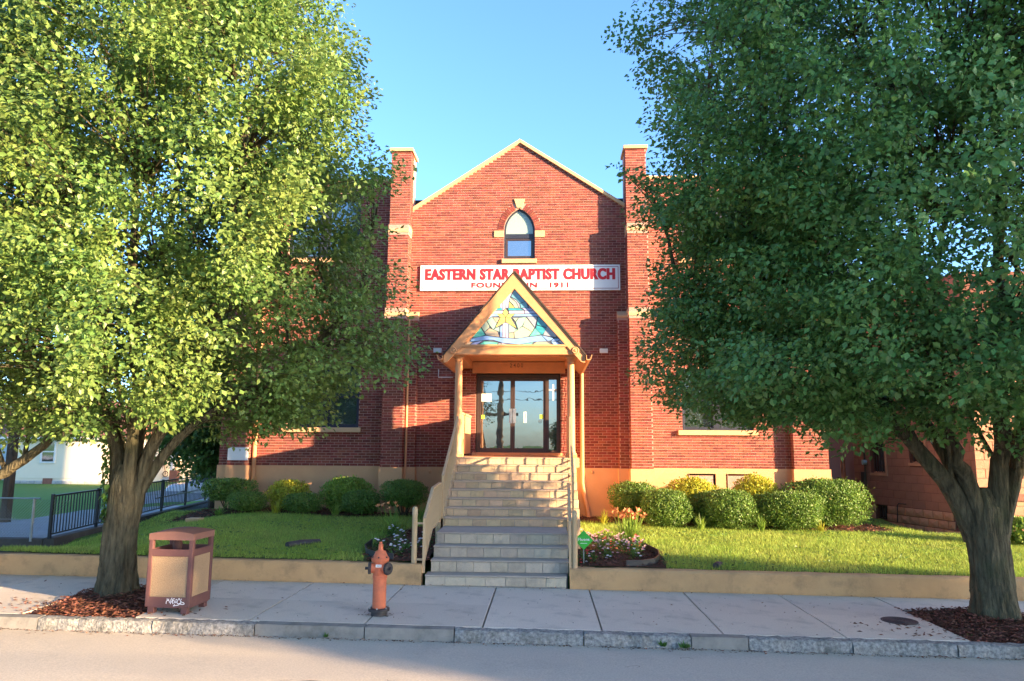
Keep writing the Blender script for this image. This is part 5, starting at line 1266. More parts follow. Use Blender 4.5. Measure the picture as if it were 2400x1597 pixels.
# ================================================================== TREES
def smooth_path(P, n):
    P = [Vector(p) for p in P]; out = []
    m = len(P) - 1
    for i in range(n + 1):
        t = m * i / n; k = min(int(t), m - 1); f = t - k
        p0, p1, p2, p3 = P[max(k - 1, 0)], P[k], P[k + 1], P[min(k + 2, m)]
        out.append(.5 * ((2 * p1) + (p2 - p0) * f + (2 * p0 - 5 * p1 + 4 * p2 - p3) * f * f + (3 * p1 - p0 - 3 * p2 + p3) * f ** 3))
    return out
def bark_tube(b, pts, rad, n=26, ridges=9, amp=.06, flare=0.0, seed=0):
    k = len(b.v); m = len(pts); ref = Vector((1, 0, 0)); R = random.Random(seed)
    ph = [R.uniform(0, 6.28) for _ in range(6)]
    rid = [R.uniform(-1, 1) for _ in range(n)]
    for i, p in enumerate(pts):
        d = (pts[min(i + 1, m - 1)] - pts[max(i - 1, 0)]).normalized(); a = (ref - d * ref.dot(d)).normalized(); c = d.cross(a); ref = a
        for j in range(n):
            if R.random() < .16: rid[j] = R.uniform(-1, 1)
        for j in range(n):
            t = 2 * PI * j / n; hgt = i * .35
            q = 1 + rid[j] * amp * .55 + amp * sin(ridges * t + ph[0] + .6 * sin(hgt)) * .45 + amp * sin(5 * t + ph[1] + hgt * .5) * .5 + amp * .6 * sin(3 * t + ph[2] - hgt * .3) + R.uniform(-amp, amp) * .22
            if flare: q += flare * max(0, 1 - i / (m * .22)) ** 2 * (.55 + .45 * sin(5 * t + ph[3]))
            b.v.append(tuple(p + (a * cos(t) + c * sin(t)) * rad[i] * q))
    for i in range(m - 1):
        for j in range(n): j2 = (j + 1) % n; b.f.append((k + i * n + j, k + i * n + j2, k + (i + 1) * n + j2, k + (i + 1) * n + j)); b.m.append(0)
    b.f.append(tuple(k + (m - 1) * n + j for j in range(n))); b.m.append(0)

def tree(label, base, trunk, limbs, Rz, ncl, nleaf, lsize, leafm, barkm, group, seed, cuts=None, extra=(), azf=None, zbias=1.0, crad=(.2, .5), holes=.12, name='street_tree'):
    rs = np.random.default_rng(seed); bx, by, bz_ = base
    root = thing(name, base, label, 'tree', group)
    b = MB(); bark_tube(b, smooth_path([(bx + p[0], by + p[1], bz_ + p[2]) for p in trunk[0]], 60), list(np.interp(np.linspace(0, 1, 61), np.linspace(0, 1, len(trunk[1])), trunk[1])), 64, 9, .07, .22, seed)
    b.build('trunk', barkm, root, smooth=60)
    LP = []
    for li, (path, r0, r1) in enumerate(limbs):
        P = smooth_path([(bx + p[0], by + p[1], bz_ + p[2]) for p in path], 26); P = [p + Vector((rs.normal(0, .018), rs.normal(0, .018), 0)) * (1 if i > 6 else 0) for i, p in enumerate(P)]
        rad = [r0 + (r1 - r0) * (i / 26) ** .75 for i in range(27)]; b = MB(); bark_tube(b, P, rad, 18, 7, .09, 0, seed + li)
        b.build('limb', barkm, root, smooth=60); LP += [(p, r) for p, r in zip(P[5:], rad[5:])]
    # upright secondary branches
    zs_, rs_ = zip(*Rz)
    def env(z, az):
        r = np.interp(z, zs_, rs_) * (1 + .10 * np.sin(3 * az + z * .8 + seed) + .07 * np.sin(5 * az - z * 1.3 + seed))
        return r * azf(az, z) if azf else r
    br = MB(); nodes = [p for p, r in LP]
    for i in range(46):
        p, r = LP[rs.integers(0, len(LP))]; az = rs.uniform(0, 2 * PI); L = rs.uniform(1.2, 3.2)
        q1 = p + Vector((cos(az) * L * .16, sin(az) * L * .16, L * .35)); q2 = q1 + Vector((cos(az) * L * .22, sin(az) * L * .22, L * .6))
        if q2.z > zs_[-1] or hypot(q2.x - bx, q2.y - by) > env(q2.z - bz_, atan2(q2.y - by, q2.x - bx)) * .95: continue
        Q = smooth_path([p, q1, q2], 7); br.tube(Q, list(np.linspace(min(r * .6, .04), .01, 8)), 6); nodes += Q[2:]
    NA = np.array([tuple(p) for p in nodes])
    # leaf clusters through the crown
    Cs = []
    tries = 0
    while len(Cs) < ncl and tries < ncl * 40:
        tries += 1
        z = zs_[0] + (zs_[-1] - zs_[0]) * rs.uniform(0, 1) ** zbias; az = rs.uniform(0, 2 * PI); Rm = env(z, az)
        if rs.uniform() > Rm / max(rs_): continue
        rho = rs.uniform(0.02, 1) ** .42; x, y = cos(az) * Rm * rho, sin(az) * Rm * rho
        nz_ = sin(x * 1.9 + seed) * sin(y * 2.1 + seed * 2) * sin(z * 1.5 + seed * .7) + .5 * sin(x * 3.7 + z * 2.6) * sin(y * 3.3 - z * 1.9)
        if nz_ < -holes and rho < .97: continue
        if cuts is not None and not cuts(np.array([[bx + x, by + y, bz_ + z]]))[0]: continue
        Cs.append((bx + x, by + y, bz_ + z, rs.uniform(*crad)))
    for e in extra: Cs.append(e)
    Cs = np.array(Cs); P = []; D = []; N = []
    ctr = np.array([bx, by, 0.])
    for (x, y, z, r) in Cs:
        c = np.array([x, y, z]); d2 = ((NA - c) ** 2 * [1, 1, 1.4]).sum(1) + np.where(NA[:, 2] > z + .1, 2.0, 0); j = int(d2.argmin()); q = NA[j]
        L = np.linalg.norm(c - q)
        if L < 3.4:
            mid = (q + c) / 2 + np.array([0, 0, .10 * L]) + rs.normal(0, .05, 3); br.tube(smooth_path([q, mid, c], 4), [.006 + .005 * L] + [.006 + .003 * L, .007, .005, .003], 4, cap=False)
        k = int(nleaf * (r / .38) ** 2 * rs.uniform(.8, 1.2))
        out = unit(np.array([[x - bx, y - by, 0.]]) + 1e-3); ax = unit(out * .7 + [[0, 0, rs.uniform(-.1, .9)]] + rs.normal(0, .25, (1, 3)))
        g = rs.normal(0, 1, (k, 3)); g = unit(g) * (rs.uniform(0, 1, (k, 1)) ** .5) * [r * .85, r * .85, r * .6]; g = g + ax * (g * ax).sum(1, keepdims=True) * .5; pos = c + g
        P.append(pos); D.append(unit(g) * .5 + out * .35 + rs.normal(0, .5, (k, 3)) + [0, 0, -.3]); N.append(out * .6 + rs.normal(0, .25, (1, 3)) + rs.normal(0, .42, (k, 3)) + [0, 0, .8])
    P = np.concatenate(P); D = np.concatenate(D); N = np.concatenate(N); n = len(P); s = rs.uniform(.55, 1.35, n) * lsize
    if cuts is not None:
        keep = cuts(P); P, D, N, s = P[keep], D[keep], N[keep], s[keep]
    link('crown', leaf_mesh('crown', P, D, N, s, s * .68, leafm), root)
    br.build('branches', barkm, root, smooth=60)
    return root
LT = (-5.80, 9.98, S(-5.7)); RT_ = (5.80, 10.03, S(5.8))
TG = 'street trees along the sidewalk'
ltrunk = ([(0, 0, -.1), (-.01, 0, .35), (.0, 0, .9), (.03, 0, 1.35), (.02, 0, 1.75)], [.285, .24, .215, .215, .21, .14])
llimbs = [([(-.08, 0, 1.2), (-.17, .02, 2.0), (-.50, 0, 2.7), (-.95, -.2, 4.2), (-1.3, -.3, 7.5), (-1.4, -.3, 10.2)], 0.131, .03),
          ([(.08, -.10, 1.25), (.14, -.16, 2.0), (.16, -.25, 3.0), (.1, -.5, 5.5), (.1, -.6, 8.5), (.1, -.5, 11.5)], 0.103, .02),
          ([(.09, .02, 1.2), (.34, 0, 2.0), (.78, -.05, 2.7), (1.2, -.1, 4.4), (1.5, 0, 7.2), (1.6, .1, 9.8)], 0.110, .03),
          ([(.16, .08, 1.35), (.55, .2, 2.05), (1.1, .5, 2.6), (2.0, .9, 3.3), (2.8, 1.3, 4.4), (3.0, 1.5, 6.0)], 0.082, .025),
          ([(0, .12, 1.3), (-.05, .35, 2.2), (-.2, .8, 3.2), (-.4, 1.4, 5.5), (-.4, 1.6, 8.5), (-.3, 1.5, 11)], 0.103, .025),
          ([(-.08, .08, 1.4), (-.4, .2, 2.4), (-1.5, .3, 3.0), (-2.4, .4, 4.2), (-2.7, .5, 6.5), (-2.6, .4, 8.5)], 0.082, .02)]
lRz = [(2.15, 1.6), (2.5, 2.6), (3.2, 3.3), (4.5, 3.45), (6.2, 3.35), (7.6, 2.9), (9, 2.4), (11, 1.6), (12.6, .5)]
tree('tall bushy sunlit street tree growing from the mulch beside the litter bin', LT, ltrunk, llimbs, lRz, 1900, 150, .073, M['leaf'], M['bark'], TG, 11)
rtrunk = ([(0, 0, -.1), (.0, 0, .35), (-.02, 0, .9), (-.05, 0, 1.3), (-.05, 0, 1.65)], [.305, .255, .235, .245, .24, .15])
rlimbs = [([(-.14, 0, 1.0), (-.45, -.05, 1.65), (-1.0, -.1, 2.35), (-1.7, -.1, 3.4), (-2.5, -.1, 5.4), (-2.9, 0, 8.0)], 0.145, .03),
          ([(-.08, -.06, 1.05), (-.26, -.12, 1.7), (-.48, -.2, 2.4), (-.8, -.3, 4.4), (-1.0, -.4, 7.0), (-1.1, -.3, 10)], 0.145, .025),
          ([(.06, -.08, 1.1), (.12, -.15, 1.8), (.18, -.2, 2.6), (.25, -.4, 5.0), (.3, -.5, 8.0), (.2, -.4, 11.4)], 0.145, .02),
          ([(.14, .02, 1.05), (.36, 0, 1.7), (.62, .05, 2.5), (1.1, .1, 4.4), (1.5, .2, 7.2), (1.6, .2, 10)], 0.136, .03),
          ([(-.06, .12, 1.1), (-.25, .4, 2.1), (-.7, .9, 3.2), (-1.4, 1.5, 5.0), (-1.7, 1.8, 7.5), (-1.7, 1.8, 10)], 0.119, .025),
          ([(-.15, .04, 1.25), (-.8, .3, 2.3), (-1.9, .5, 3.0), (-2.9, .6, 3.6), (-3.7, .7, 4.6), (-4.0, .7, 5.6)], 0.093, .02),
          ([(.12, .1, 1.2), (.7, .3, 2.3), (1.6, .4, 3.1), (2.5, .4, 4.5), (2.9, .5, 6.5), (3.0, .5, 8.5)], 0.102, .02)]
rRz = [(2.15, 1.8), (2.5, 3.0), (3.1, 4.0), (3.8, 4.3), (5.5, 4.1), (7, 4.05), (8.6, 3.9), (10, 3.0), (11.6, 1.8), (12.8, .5)]
def rcut(P):
    c = .43 * P[:, 0] + .903 * P[:, 1]; cn = c + .22 * np.sin(P[:, 2] * 2.1) + .18 * np.sin(P[:, 0] * 3)
    return ~((cn > 13.0) | ((c > 10.6) & (c < 13.5) & (P[:, 2] < np.maximum(2.2, 2.05 + .5 * (c - 11.0)))))
ex = []
for i in range(9):                                              # the spray of twigs at the upper left of the crown
    p = at(1475 + i * 16, 95 - 7 * i + random.uniform(-22, 22), 10.0); ex.append((p.x, p.y, p.z, .13))
for i in range(6):
    p = at(1452 + i * 14, 400 + i * 9 + random.uniform(-10, 10), 10.3); ex.append((p.x, p.y, p.z, .12))
for i in range(420):                                            # dense low left side of the crown
    a = random.uniform(PI * .72, PI * 1.28); rr_ = random.uniform(1.6, 4.3); z = random.uniform(2.45, 6.0)
    if z < 2.45 + .28 * max(0, rr_ - 2.8): continue
    ex.append((RT_[0] + cos(a) * rr_, RT_[1] + sin(a) * rr_, z, random.uniform(.26, .46)))
for i in range(260):                                            # fuller upper right of the crown
    z = random.uniform(5.2, 10.0); ex.append((RT_[0] + random.uniform(-1.5, 3.4), RT_[1] + random.uniform(-2.8, .2), z, random.uniform(.26, .48)))
for i in range(110):                                            # leaves low over the fork
    z = random.uniform(2.4, 3.8); ex.append((RT_[0] + random.uniform(-1.2, 3.2), RT_[1] + random.uniform(-2.6, -.4), z, random.uniform(.22, .42)))
tree('tall broad shady street tree growing from the mulch at the right end of the sidewalk', RT_, rtrunk, rlimbs, rRz, 1750, 150, .073, M['leaf_shade'], M['bark'], TG, 23, extra=ex, cuts=rcut)
# ivy on the left trunk
b = []
n = 130; zz_ = RNG.uniform(1.05, 2.1, n); aa = RNG.normal(-2.6, .35, n); rr = .225 + .02 * RNG.normal(0, 1, n)
P = np.stack([LT[0] + .02 - (zz_ - 1.05) * .06 + rr * np.cos(aa), LT[1] + rr * np.sin(aa), zz_], 1)
ivy = thing('ivy', (LT[0] - .3, LT[1] - .1, 1.1), 'leafy ivy climbing the left side of the sunlit street tree trunk', 'ivy')
link('leaves', leaf_mesh('leaves', P, np.stack([np.cos(aa) * .4, np.sin(aa) * .4, -np.ones(n)], 1) + RNG.normal(0, .35, (n, 3)), np.stack([np.cos(aa), np.sin(aa), np.zeros(n)], 1) + RNG.normal(0, .3, (n, 3)), .085, .07, M['ivy']), ivy)

# neighbouring street tree at the left edge, its leaning limb reaching into view
tree('street tree at the left edge with a leaning dark limb', (-9.6, 10.2, S(-9.6)), ([(0, 0, -.1), (0, 0, .6), (.05, 0, 1.2)], [.28, .22, .22]),
     [([(.05, 0, 1.0), (1.0, 0, 1.25), (2.0, .05, 1.65), (2.75, .1, 2.4), (3.1, .1, 3.4)], .13, .03), ([(0, 0, 1.0), (-.4, 0, 2.2), (-.8, .2, 4.5), (-.9, .3, 7)], .15, .03), ([(.02, 0, 1.1), (.3, .2, 2.4), (.5, .4, 4.6), (.6, .4, 7.5)], .13, .03)],
     [(2.3, 1.6), (3.2, 2.7), (5, 2.9), (7, 2.4), (9, 1.2), (9.8, .3)], 700, 70, .09, M['leaf'], M['bark'], TG, 5)
# yard trees behind
def yard_tree(label, x, y, z0, h, r, zb, n, seed, ls=.17, nl=60, name='yard_tree'):
    tree(label, (x, y, z0), ([(0, 0, -.1), (.02, 0, zb * .6), (.05, .05, zb + .4)], [.24, .17, .14]),
         [([(0, 0, zb * .7), (.4, .1, zb + .8), (r * .4, .2, h * .6), (r * .5, .2, h * .85)], .1, .02), ([(0, 0, zb * .7), (-.4, .1, zb + .8), (-r * .4, 0, h * .6), (-r * .45, 0, h * .85)], .1, .02), ([(0, 0, zb), (0, .2, h * .5), (0, 0, h * .9)], .1, .02)],
         [(zb, r * .55), (zb + .5, r * .85), (h * .4, r), (h * .65, r * .9), (h * .85, r * .55), (h, r * .12)], n, nl, ls, M['leaf_back'], M['barkdark'], 'yard trees behind the church', seed, crad=(.4, .8), name=name)
yard_tree('dark yard tree at the left corner of the church behind the fence', X(512, 1060, 21.5), 21.5, -.02, 8.0, 2.0, 1.25, 330, 31, .13)
yard_tree('leafy yard tree between the church and the red block building', 9.6, 29.0, .1, 9.5, 2.6, 1.4, 300, 37)
yard_tree('dense yard tree far behind the gap right of the church', 12.6, 37.0, .1, 8.0, 3.4, .5, 420, 41, .2)
yard_tree('yard tree rising behind the white sided house', -22.0, 52.0, -.3, 10.0, 4.0, 2.0, 330, 43, .24)
shrub('low light green bush in the gap between the church and the red building', 1925, 1985, 1100, 24.0, .8, .02, 2.2, M['lily'], .09, .5, group='bushes by the red building')
# unseen from the camera: trees added for shade, and trees mirrored in the door
def far_tree(label, x, y, h, r, zb, n, seed): yard_tree(label, x, y, S(x), h, r, zb, n, seed, .24, 60, 'street_tree')
far_tree('unseen street tree added across the road to shade the sidewalk', 26, -2.6, 14.0, 2.2, 1.4, 650, 51)
far_tree('small unseen tree added across the road to shade the right trunk', 33, -3.0, 7.0, 1.75, .9, 330, 52)
far_tree('street tree across the road reflected low in the door glass', 3.5, -28.0, 5.0, 2.6, .6, 260, 53)
far_tree('street tree across the road reflected at the left of the door glass', -9.0, -24.0, 5.5, 2.8, .6, 260, 54)

# ================================================================== UTILITY POLE ACROSS THE ROAD (mirrored in the door)
up_ = thing('utility_pole', (-2.6, -6.0, 0), 'wooden utility pole across the road with a crossarm', 'utility pole')
MB().tube([(-2.6, -6, -.3), (-2.58, -6, 4), (-2.55, -6, 10.5)], [.19, .17, .12], 12).build('pole', M['wood'], up_, smooth=60)
MB().box((-3.5, -6.25, 3.85), (-1.5, -6.15, 4.0)).build('crossarm', M['wood'], up_)
def wire(z, y, sag, label):
    label = label
    P = [(-40 + 80 * i / 40, y, z - sag * (1 - ((i - 20) / 20) ** 2)) for i in range(41)]
    tag(MB().tube(P, .018, 5).build('overhead_wire', M['blackiron']), label, 'wire', 'overhead wires across the road')
for z, s, q in ((4.9, .1, 'lowest'), (5.4, .12, 'second lowest'), (6.2, .1, 'second highest'), (7.2, .1, 'highest')): wire(z, -6.05, s, q + ' of the black overhead wires across the road')

# ================================================================== LEFT SIDE: FENCES, POST, HOUSES, CAR, BICYCLE
fence = thing('iron_fence', (walk_x(14.1), 14.1, .27), 'black iron picket fence running back along the driveway', 'fence')
ys_ = np.arange(14.1, 26.6, .125); hgt = .80
def fz(Y): return .27 + .0 * Y
tr, br_ = MB(), MB()
tr.bar(fence_pt(14.1, 0, fz(14) + hgt), fence_pt(26.5, 0, fz(26) + hgt), .035); br_.bar(fence_pt(14.1, 0, fz(14) + .07), fence_pt(26.5, 0, fz(26) + .07), .03)
tr.build('top_rail', M['blackiron'], fence); br_.build('bottom_rail', M['blackiron'], fence)
mid = MB(); mid.bar(fence_pt(19.6, 0, .27 + .36), fence_pt(26.5, 0, .27 + .36), .03); mid.build('middle_rail', M['blackiron'], fence)
pm = MB().box((-.008, -.008, .07), (.008, .008, hgt)).mesh('picket', M['blackiron']); pst = MB().box((-.025, -.025, -.02), (.025, .025, hgt + .04)).mesh('post', M['blackiron'])
for i, Y in enumerate(ys_):
    o = link('post' if i % 16 == 0 else 'picket', pst if i % 16 == 0 else pm, fence); o.location = fence_pt(Y, 0, fz(Y))
cl = thing('chain_link_fence', (-12, 14.1, .27), 'chain link fence along the driveway at the far left', 'fence')
cp = Vector((X(76, 1220, 14.1), 14.1, .26))
for x in (cp.x, cp.x - 2.6, cp.x - 5.2): MB().lathe((x, 14.1, .2), [(.025, 0), (.025, .82), (.01, .84)], 8).build('post', M['galv'], cl)
b = MB(); b.tube([(cp.x + .12, 14.1, 1.02), (-22, 14.1, 1.02)], .016, 6); b.tube([(cp.x + .12, 14.1, .62), (-22, 14.1, .62)], .006, 4); b.build('top_rail', M['galv'], cl)
b = MB(); x = cp.x
while x > -17:
    for s in (-1, 1):
        P = [(x, 14.1 + .002 * s, .28), (x - s * .72, 14.1 + .002 * s, 1.0)]; b.tube(P, .0028, 3, cap=False)
    x -= .06
tag(b.build('wire_mesh', M['galv'], cl), kind='stuff')
tag(MB().box((X(11, 1100, 18), 18.0, .1), (X(25, 1100, 18), 18.2, 3.2)).build('wooden_post', M['barkdark']), 'dark square wooden post standing by the driveway at the left edge', 'post')

# white sided house
HY = 42.0; hxl, hxr = X(13, 1100, HY), X(300, 1100, HY); hz0, hzf, hze = Zp(150, 1152, HY), Zp(150, 1121, HY), Zp(150, 1026, HY)
house = thing('house', ((hxl + hxr) / 2, HY, hz0), 'low house with cream lap siding and a red roof beyond the left lawn', 'house')
hw0, hw1 = X(98, 1080, HY), X(126, 1080, HY); hwz0, hwz1 = Zp(110, 1082, HY), Zp(110, 1036, HY)
b = MB(); z = hzf
while z < hze - .02:
    b.prism([(hxl, HY, z), (hxl, HY + .03, z), (hxl, HY + .03, z + .13), (hxl, HY + .018, z + .13)], (hxr - hxl, 0, 0)); z += .125
b.build('siding_boards', M['siding'], house)
b = MB(); b.box((hxl + .01, HY + .035, hz0 - .3), (hxr - .01, HY + 9, hze)); b.build('wall', M['siding'], house)
rf = MB(); rf.prism([(hxl - .3, HY - .35, hze - .02), (hxl - .3, HY + 4.5, hze + 2.4), (hxl - .3, HY + 9.3, hze - .02)], (hxr - hxl + .6, 0, 0)); rf.build('roof', M['redroof'], house)
b = MB(); b.box((hxl - .3, HY - .37, hze - .10), (hxr + .3, HY - .352, hze + .03)); b.build('eave_trim', M['white'], house)
def masonry(parent, O, u, nn, u0, u1, z0, z1, ch, bl, mort, holes, m, name, depth=.012, big=None, zsep=99):
    """separate blocks sharing meshes; those above zsep are joined"""
    O, u, nn = Vector(O), Vector(u).normalized(), Vector(nn).normalized(); cache = {}; jb = MB(); k = 0
    rot = Matrix((u, -nn, Vector((0, 0, 1)))).transposed().to_4x4()
    for r in range(int((z1 - z0) / ch + .01)):
        za = z0 + r * ch; a = u0 - (bl / 2 if r % 2 else 0)
        while a < u1 - .02:
            segs = [(max(a, u0), min(a + bl - mort, u1))]; zc = za + ch / 2
            for (p0, p1, q0, q1) in holes:
                if q0 < zc < q1:
                    ns = []
                    for p, q in segs:
                        if q <= p0 or p >= p1: ns.append((p, q)); continue
                        if p < p0: ns.append((p, p0))
                        if q > p1: ns.append((p1, q))
                    segs = ns
            for p, q in segs:
                w_ = q - p
                if w_ < .04: continue
                key = round(w_, 3)
                if key not in cache:
                    b = MB(); e = .006; b.v = [(0, 0, 0), (w_, 0, 0), (w_, 0, ch - mort), (0, 0, ch - mort), (e, -depth, e), (w_ - e, -depth, e), (w_ - e, -depth, ch - mort - e), (e, -depth, ch - mort - e)]
                    if big: b.v.append((w_ * .45, -depth - big, ch * .5)); b.f = [(4, 5, 8), (5, 6, 8), (6, 7, 8), (7, 4, 8)]
                    else: b.f = [(4, 5, 6, 7)]
                    b.f += [(0, 1, 5, 4), (1, 2, 6, 5), (2, 3, 7, 6), (3, 0, 4, 7)]; b.m = [0] * len(b.f); cache[key] = b.mesh(name, m)
                pos = O + u * p + Vector((0, 0, za)) + nn * random.uniform(-.001, .002)
                T = Matrix.Translation(pos) @ rot
                if za < zsep:
                    o = bpy.data.objects.new(name, cache[key]); COL.objects.link(o); o.parent = parent; o.matrix_parent_inverse = Matrix.Translation(-parent.location); o.matrix_basis = T
                else:
                    kk = len(jb.v); me = cache[key]; jb.v += [tuple(T @ v.co) for v in me.vertices]; jb.f += [tuple(kk + i for i in f.vertices) for f in me.polygons]; jb.m += [0] * len(me.polygons)
            a += bl
    if jb.v: tag(jb.build('blockwork', m, parent), kind='stuff')
bwx0, bwx1 = X(100, 1130, HY), X(122, 1130, HY)
masonry(house, (0, HY - .005, 0), (1, 0, 0), (0, -1, 0), hxl, hxr, hz0 - .2, hzf, .205, .42, .02, [(bwx0, bwx1, hz0 + .12, hzf + .1)], M['block'], 'foundation_block', .02, .02)
MB().box((bwx0, HY - .03, hz0 + .15), (bwx1, HY + .01, hzf - .02)).build('vent_board', M['redroof'], house)
b = MB(); t = .09
for (a, c, d, e) in ((hw0 - t, hw0, hwz0 - t, hwz1 + t), (hw1, hw1 + t, hwz0 - t, hwz1 + t), (hw0, hw1, hwz1, hwz1 + t), (hw0, hw1, hwz0 - t, hwz0)): b.box((a, HY - .06, d), (c, HY + .03, e))
b.box((hw0, HY - .04, (hwz0 + hwz1) / 2 - .03), (hw1, HY + .01, (hwz0 + hwz1) / 2 + .03))
hwin = b.build('window', M['white'], house)
MB().box((hw0, HY - .02, hwz0), (hw1, HY + .005, hwz1)).build('pane', M['greyglass'], hwin)
for i in range(14):                                             # plants at the foot of the house
    pass
n = 900; P = np.stack([RNG.uniform(X(65, 1150, HY - .5), X(215, 1150, HY - .5), n), RNG.uniform(HY - .9, HY - .1, n), hz0 + RNG.uniform(0, .16, n) * (1 + .3 * np.sin(RNG.uniform(0, 6, n)))], 1)
tag(link('foundation_plants', leaf_mesh('foundation_plants', P, RNG.normal(0, 1, (n, 3)) + [0, 0, .6], RNG.normal(0, 1, (n, 3)), .14, .08, M['lily'])), 'leafy plants growing along the block foundation of the white house', 'plants', kind='stuff')
# bluish house at the far left edge
b2 = thing('house', (X(-20, 1100, 46), 46, -.4), 'pale blue grey house at the extreme left edge behind the wooden post', 'house')
MB().box((X(-160, 1100, 46), 46, -.6), (X(14, 1100, 46), 54, 2.6)).build('wall', M['sidingblue'], b2); MB().prism([(X(-165, 1100, 46), 45.6, 2.6), (X(-165, 1100, 46), 50, 4.6), (X(-165, 1100, 46), 54.4, 2.6)], (X(16, 1100, 46) - X(-165, 1100, 46), 0, 0)).build('roof', M['redroof'], b2)
MB().box((X(-160, 1100, 46), 45.9, -.6), (X(14, 1100, 46), 46.0, -.1)).build('foundation', M['block'], b2)
# porch house behind the left trunk
PYH = 46.0; pb = thing('house', (X(430, 1100, PYH), PYH, -.6), 'cream house with an open porch and steps seen right of the left street tree', 'house')
zx = lambda zx_: 340 + zx_ / 9.225; zyy = lambda v: 1030 + v / 9.225
pzd = Zp(400, zyy(810), PYH)
MB().box((X(345, 1100, PYH), PYH + 1.6, -1), (X(640, 1100, PYH), PYH + 9, 4.2)).build('wall', M['siding'], pb)
MB().box((X(345, 1100, PYH), PYH, -1.2), (X(zx(600), 1100, PYH), PYH + 1.6, pzd)).build('porch_deck', M['white'], pb)
MB().prism([(X(340, 1100, PYH), PYH - .3, 3.4), (X(340, 1100, PYH), PYH + 5, 6.5), (X(340, 1100, PYH), PYH + 9.3, 4.2), (X(340, 1100, PYH), PYH + 1.6, 3.2)], (X(645, 1100, PYH) - X(340, 1100, PYH), 0, 0)).build('roof', M['redroof'], pb)
M['doororange'] = mat('door_tan', (0.62, 0.40, 0.20), None, 0.6)
MB().box((X(zx(375), 1100, PYH), PYH + 1.55, pzd), (X(zx(405), 1100, PYH), PYH + 1.595, pzd + 1.75)).build('door_trim', M['doororange'], pb)
MB().box((X(zx(530), 1100, PYH), PYH, pzd), (X(zx(590), 1100, PYH), PYH + .3, 3.3)).build('porch_post', M['white'], pb)
MB().box((X(zx(595), 1100, PYH), PYH + 1.5, pzd + .85), (X(zx(775), 1100, PYH), PYH + 1.59, pzd + 2.0)).build('window', M['greyglass'], pb)
b = MB()
for i in range(3): b.box((X(350, 1100, PYH), PYH - .3 * (3 - i), -1.2), (X(zx(560), 1100, PYH), PYH - .3 * (2 - i), pzd - .15 * (3 - i)))
b.build('porch_steps', M['white'], pb)
MB().box((X(zx(600), 1100, PYH), PYH - .4, -1.0), (X(zx(760), 1100, PYH), PYH - .05, pzd + .42)).build('porch_chair', M['redroof'], pb)
# bicycle on the porch
bk0, bk1 = at(zx(235), zyy(745), PYH - .1), at(zx(440), zyy(745), PYH - .1); br2 = (Zp(400, zyy(690), PYH) - Zp(400, zyy(808), PYH)) / 2
bike = thing('bicycle', ((bk0.x + bk1.x) / 2, PYH - .1, pzd), 'dark bicycle parked on the white porch of the cream house', 'bicycle')
for c in (bk0, bk1):
    w_ = MB(); zc = pzd + br2; N = 20
    w_.tube([(c.x + br2 * cos(2 * PI * i / N), PYH - .1, zc + br2 * sin(2 * PI * i / N)) for i in range(N + 1)], .022, 5, cap=False)
    wo = w_.build('wheel', M['rubber'], bike); s = MB()
    for i in range(8): t = PI * i / 8; s.bar((c.x - br2 * cos(t), PYH - .1, zc - br2 * sin(t)), (c.x + br2 * cos(t), PYH - .1, zc + br2 * sin(t)), .006)
    s.build('spokes', M['galv'], wo)
zc = pzd + br2; d = bk1.x - bk0.x; f = MB(); A0 = Vector((bk0.x, PYH - .1, zc)); B0 = Vector((bk1.x, PYH - .1, zc)); C0 = A0 + Vector((d * .42, 0, -.02)); S0 = A0 + Vector((d * .32, 0, .62)); H0 = A0 + Vector((d * .80, 0, .66))
for p, q in ((A0, C0), (A0, S0), (C0, S0), (C0, H0), (S0, H0), (H0, B0)): f.tube([p, q], .022, 6)
f.build('frame', M['redroof'], bike)
MB().bar(S0 + Vector((-.14, 0, .16)), S0 + Vector((.12, 0, .16)), .09, .05).build('saddle', M['rubber'], bike); h = MB(); h.tube([H0, H0 + Vector((.02, 0, .22))], .018, 6); h.tube([H0 + Vector((.0, -.28, .24)), H0 + Vector((0, .28, .24))], .016, 6); h.build('handlebar', M['blackiron'], bike)

# white car on the driveway (local x = forward)
cpos = gz(418, 1181, -.80, 0); carY = 36.0; cx_ = X(392, 1180, carY)
fwd = radians(208)
car = thing('parked_car', (cx_ + 1.75, carY + 1.05, -.80), 'white hatchback car parked nose out on the driveway behind the black fence', 'car', rz=fwd)
def cpart(b, name, m, par=None, **kw):
    o = b.build(name, m, None, **kw); o.parent = par or car; return o
def loft(sections, b):
    n = len(sections[0]); k = len(b.v)
    for s in sections: b.v += s
    for i in range(len(sections) - 1):
        for j in range(n): j2 = (j + 1) % n; b.f.append((k + i * n + j, k + i * n + j2, k + (i + 1) * n + j2, k + (i + 1) * n + j)); b.m.append(0)
    b.f.append(tuple(k + j for j in reversed(range(n)))); b.f.append(tuple(k + (len(sections) - 1) * n + j for j in range(n))); b.m += [0, 0]
def sec(x, wlo, whi, z0, z1, zm): return [(x, -wlo * .9, z0), (x, -wlo, zm * .5 + z0 * .5), (x, -wlo, zm), (x, -whi, z1), (x, whi, z1), (x, wlo, zm), (x, wlo, zm * .5 + z0 * .5), (x, wlo * .9, z0)]
b = MB(); loft([sec(-2.1, .74, .66, .32, .92, .80), sec(-1.9, .88, .78, .22, .98, .80), sec(-.6, .9, .82, .2, 1.0, .82), sec(.7, .9, .82, .2, .98, .80), sec(1.6, .89, .76, .2, .92, .76), sec(2.0, .84, .68, .22, .84, .68), sec(2.15, .70, .58, .28, .70, .58)], b); cpart(b, 'body', M['carwhite'], smooth=35)
